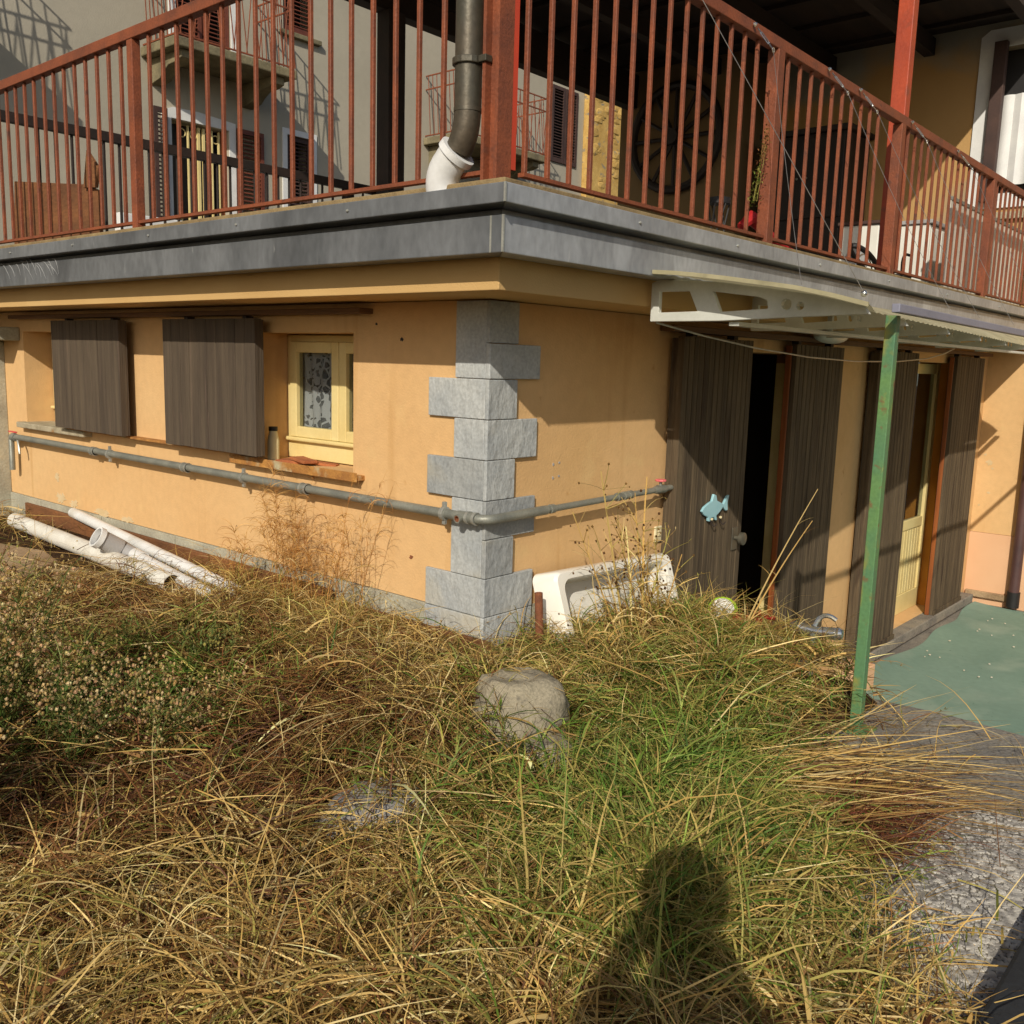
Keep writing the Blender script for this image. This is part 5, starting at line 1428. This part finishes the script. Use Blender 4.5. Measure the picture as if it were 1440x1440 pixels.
# tall dried weed before the sink
def tall_weed(p, tips, lab, cols, buttons=True, name='dried_weed'):
    r = root(name, p, lab, 'weed')
    st, tw, hd = VB(), VB(), VB()
    for tp_, w in tips:
        b = Vector(p) + Vector((random.gauss(0, .02), random.gauss(0, .02), 0))
        e = Vector(tp_)
        mid = (b + e) / 2 + Vector((random.gauss(0, .03), random.gauss(0, .03), 0.03))
        pts = arc(b, mid, e, 10)
        st.cross(pts, w * 1.7, rc_(cols), .4)
        for k in range(20):
            t = random.uniform(.3, 1); q = pts[int(t * 10)]
            f = stalk(q, random.uniform(0, 6.28), R(random.uniform(10, 75)), random.uniform(.03, .14), R(random.uniform(-20, 50)), 4, .2)
            tw.ribbon(f, .0034, rc_(cols), .5)
            if buttons and random.random() < .6: hd.puff(f[-1], random.uniform(.004, .007), rc_([(104, 74, 46), (140, 110, 62), (90, 60, 40)]))
            else: hd.leaf(f[-1], rdir(), .022, .004, rc_(OLIVE + STRAW))
        for k in range(8):
            q = pts[random.randint(1, 6)]
            tw.ribbon(stalk(q, random.uniform(0, 6.28), R(65), random.uniform(.1, .22), R(130), 6, .15), .005, rc_(STRAW), .1)
    st.out('stems', r); tw.out('twigs', r, kind='stuff'); hd.out('seed_heads', r, kind='stuff')
    return r
tall_weed(gp_(0.32, -0.48), [((0.322, -0.292, 1.668), .006), ((0.236, -0.23, 1.511), .005), ((0.362, -0.39, 1.463), .006), ((0.434, -0.427, 1.651), .006), ((0.323, -0.396, 1.30), .005), ((0.41, -0.461, 1.42), .005), ((0.26, -0.33, 1.42), .005), ((0.50, -0.5, 1.45), .004)],
          'tall dried weed with seed heads standing before the sink', STRAW + OLIVE[:3])
tall_weed(gp_(0.42, -0.50), [((0.40, -0.30, 1.50), .005), ((0.52, -0.42, 1.40), .005), ((0.46, -0.36, 1.58), .004), ((0.60, -0.5, 1.34), .005), ((0.36, -0.45, 1.36), .005), ((0.30, -0.40, 1.46), .004)], 'bushier dried weed just right of the tallest one', STRAW + OLIVE[:3])
tall_weed(gp_(0.10, -0.55), [((0.12, -0.40, 1.25), .004), ((0.02, -0.42, 1.18), .004), ((0.18, -0.52, 1.12), .004)], 'short dried weed left of the sink', STRAW + OLIVE[:3])
def bare(p, ctrl, lab, w=.007):
    r = root('dry_stalk', p, lab, 'stalk', 'bare dry stalks leaning over the grass mound')
    st = VB()
    for c in ctrl:
        pts = arc(p, c[0], c[1], 12)
        st.cross(pts, w, rc_(STRAW[:3]), .35)
        for k in range(5):
            q = pts[random.randint(5, 11)]
            st.ribbon(stalk(q, random.uniform(0, 6.28), R(40), random.uniform(.03, .08), R(30), 3), .002, rc_(STRAW))
    st.out('stem', r)
bare(gp_(0.60, -0.72), [((0.66, -0.78, 1.2), (0.88, -0.91, 1.62)), ((0.67, -0.78, 1.18), (0.853, -0.91, 1.50))], 'pair of bare dry stalks leaning right in front of the doorway')
bare(gp_(0.15, -0.95), [((0.05, -0.85, 1.05), (-0.15, -0.55, 1.12))], 'single bent dry stalk before the grass mound', .005)

# grass seed panicles standing out of the grass
pan = VB()
for k in range(420):
    x, y = sample(1, -2.1, 1.0, -1.9, 0.6, gd)[0]
    g0 = Vector(gp_(x, y))
    pts = stalk(g0, random.uniform(0, 6.28), R(random.uniform(15, 70)), random.uniform(.15, .42), R(random.uniform(10, 80)), 8, .12)
    c = rc_(STRAW[:4] + OLIVE[:2])
    pan.ribbon(pts, .0026, c, .5)
    for i in range(14):
        t = random.uniform(.6, 1.0); q = pts[min(int(t * 8), 8)]
        pan.leaf(q, (pts[8] - pts[5]).normalized() + rdir(0) * .8, random.uniform(.008, .018), .0035, c)
pan.out('seed_panicles', kind='stuff', label='pale grass seed heads sticking out of the straw', cat='grass')
# broad leaf weeds
def broadleaf(p, n, L, lab, cols=GREEN, grp='broad leaved weeds in the grass'):
    r = root('broadleaf_weed', p, lab, 'weed', grp)
    for i in range(n):
        a = 2.4 * i + random.uniform(-.3, .3)
        el = R(random.uniform(25, 70))
        d = Vector((math.cos(a) * math.cos(el), math.sin(a) * math.cos(el), math.sin(el)))
        s = d.cross(Vector((0, 0, 1))).normalized(); nn_ = s.cross(d)
        ll = L * random.uniform(.6, 1.1)
        vb = VB()
        col = rc_(cols)
        o = Vector(p)
        for j in range(7):
            t = j / 6
            w = ll * .30 * math.sin(math.pi * min(1, t * .93 + .05)) ** .8
            cen = o + d * ll * t - Vector((0, 0, 1)) * ll * .35 * t * t
            for q in (-1, 0, 1):
                vb.V.append(tuple(cen + s * w * q + nn_ * abs(q) * w * .25)); vb.C.append(col)
        for j in range(6):
            for q in range(2): vb.F.append((j * 3 + q, j * 3 + q + 1, (j + 1) * 3 + q + 1, (j + 1) * 3 + q))
        vb.out('leaf', r)
broadleaf(gp_(-0.86, -0.72), 9, 0.11, 'dark green broad leaved weed beside the sunken stone', [(58, 98, 34), (72, 112, 40)])
broadleaf(gp_(-0.98, -0.78), 6, 0.09, 'smaller broad leaved weed below the sunken stone', [(58, 98, 34), (90, 130, 50)])
broadleaf(gp_(0.10, -0.93), 7, 0.09, 'broad leaved weed at the foot of the grass mound', [(70, 110, 40), (96, 132, 52)])
broadleaf(gp_(-0.42, -0.78), 6, 0.08, 'broad leaved weed in front of the concrete lumps', [(64, 104, 36)])
# low green creeping plant on the slab edge
cr = VB()
for k in range(1700):
    x = random.gauss(-0.28, .13); y = random.gauss(-1.42, .07)
    z = max(float(hz(x, y)), .79) + random.uniform(.005, .05)
    cr.leaf((x, y, z), rdir(.3), random.uniform(.010, .022), random.uniform(.007, .013), rc_([(86, 138, 40), (110, 160, 50), (66, 116, 34), (150, 170, 60)]))
cr.out('creeping_plant', kind='stuff', label='bright green small leaved creeper at the slab edge', cat='plant')
# dried trailing plant on the railing post
tr = root('trailing_plant', (1.12, -0.46, 2.74), 'dried trailing plant clinging to the railing post', 'plant')
vb = VB()
for k in range(7):
    p0 = Vector((1.08 + random.gauss(0, .012), -0.462 + random.gauss(0, .008), 2.74)); p1 = Vector((1.165 + random.gauss(0, .01), -0.462, 3.10 - random.uniform(0, .1)))
    pts = arc(p0, (p0 + p1) / 2 + Vector((random.gauss(0, .02), 0, 0)), p1, 8)
    vb.ribbon(pts, .002, rc_(OLIVE))
    for q in range(26):
        t = random.random(); pt = pts[int(t * 8)]
        vb.leaf(pt + Vector((random.gauss(0, .008), random.gauss(0, .006), random.gauss(0, .01))), rdir(), .016, .007, rc_(GREEN + OLIVE) if t < .45 else rc_(BROWN + OLIVE[:1]))
vb.out('foliage', tr)

# ------------------------------------------------------------------ the photographer, standing behind the camera (their shadow falls on the grass)
mk('jacket', L_((58, 66, 84)), L_((46, 52, 68)), scale=6, rough=0.9, fine=0.1)
mk('skin', L_((206, 158, 128)), L_((196, 146, 116)), scale=8, rough=0.6)
mk('hair', L_((58, 44, 34)), L_((44, 34, 28)), scale=30, rough=0.7)
mk('jeans', L_((54, 62, 82)), L_((44, 50, 68)), scale=9, rough=0.9, fine=0.1)
PX, PY = -2.745, -2.455
GZ = float(hz(PX, PY)) + 0.02
Fd = Vector((0.76, 0.65, 0.0)); Rd = Vector((0.65, -0.76, 0.0))
def W(f, r, z): return Vector((PX, PY, 0)) + Fd * f + Rd * r * 0.9 + Vector((0, 0, z))
per = root('person', (PX, PY, GZ - .02), 'person in a dark jacket holding a camera up, known by their shadow on the grass', 'person')
sv, se, sr = [], [], []
def node(p, r, par=None):
    sv.append(p); sr.append(r)
    if par is not None: se.append((par, len(sv) - 1))
    return len(sv) - 1
pel = node(W(0, 0, GZ + .70), .115)
wst = node(W(0, 0, GZ + .86), .105, pel)
chs = node(W(.01, 0, GZ + 1.04), .125, wst)
nck = node(W(.0, 0, GZ + 1.17), .05, chs)
hd0 = node(W(.02, 0, GZ + 1.25), .066, nck)
hd1 = node(W(.03, 0, GZ + 1.33), .078, hd0)
hd2 = node(W(.02, 0, GZ + 1.40), .060, hd1)
for q in (-1, 1):
    hip = node(W(0, .07 * q, GZ + .66), .085, pel)
    kne = node(W(.02, .08 * q, GZ + .35), .06, hip)
    ank = node(W(-.01, .085 * q, GZ + .03), .038, kne)
    node(W(.10, .095 * q, GZ - .02), .035, ank)
    shd = node(W(.0, .15 * q, GZ + 1.09), .062, chs)
    elb = node(W(.05, .22 * q, GZ + .92), .044, shd)
    wri = node(W(.085, .105 * q, GZ + 1.17), .03, elb)
    plm = node(W(.10, .075 * q, GZ + 1.22), .030, wri)
me = bpy.data.meshes.new('body')
me.from_pydata([tuple(p - WLOC[per]) for p in sv], se, [])
me.materials.append(MATS['jacket'])
bo = bpy.data.objects.new('body', me); COL.objects.link(bo); bo.parent = per
WLOC[bo] = WLOC[per]
bo.modifiers.new('skin', 'SKIN')
for i, sk_ in enumerate(me.skin_vertices[0].data):
    sk_.radius = (sr[i], sr[i]); sk_.use_root = (i == 0)
bo.modifiers.new('sub', 'SUBSURF').render_levels = 2
for q in (-1, 1):
    for j in range(4):
        a_ = W(.105, (.080 - .004 * j) * q, GZ + 1.245 - .016 * j)
        MB().tube([a_, a_ + Fd * .018 - Rd * .012 * q, a_ + Fd * .012 - Rd * .032 * q], [.0095, .009, .007], 8).build('finger', 'skin', per, smooth=True)
    a_ = W(.09, .075 * q, GZ + 1.195)
    MB().tube([a_, a_ - Rd * .02 * q + Fd * .008, a_ - Rd * .036 * q + Vector((0, 0, .012))], [.011, .010, .008], 8).build('thumb', 'skin', per, smooth=True)
MB().ico(W(.005, 0, GZ + 1.365), .092, 3, 0.03, (1, 1, 1.0)).build('hair', 'hair', per, smooth=True)
pc = root('compact_camera', tuple(W(.12, 0, GZ + 1.22)), 'small black compact camera held in front of the face', 'camera')
cR = Matrix((Rd, Fd, Vector((0, 0, 1)))).transposed()
MB().obox(W(.125, 0, GZ + 1.225), (.085, .022, .052), cR).build('camera_body', 'black', pc, bevel=.004)
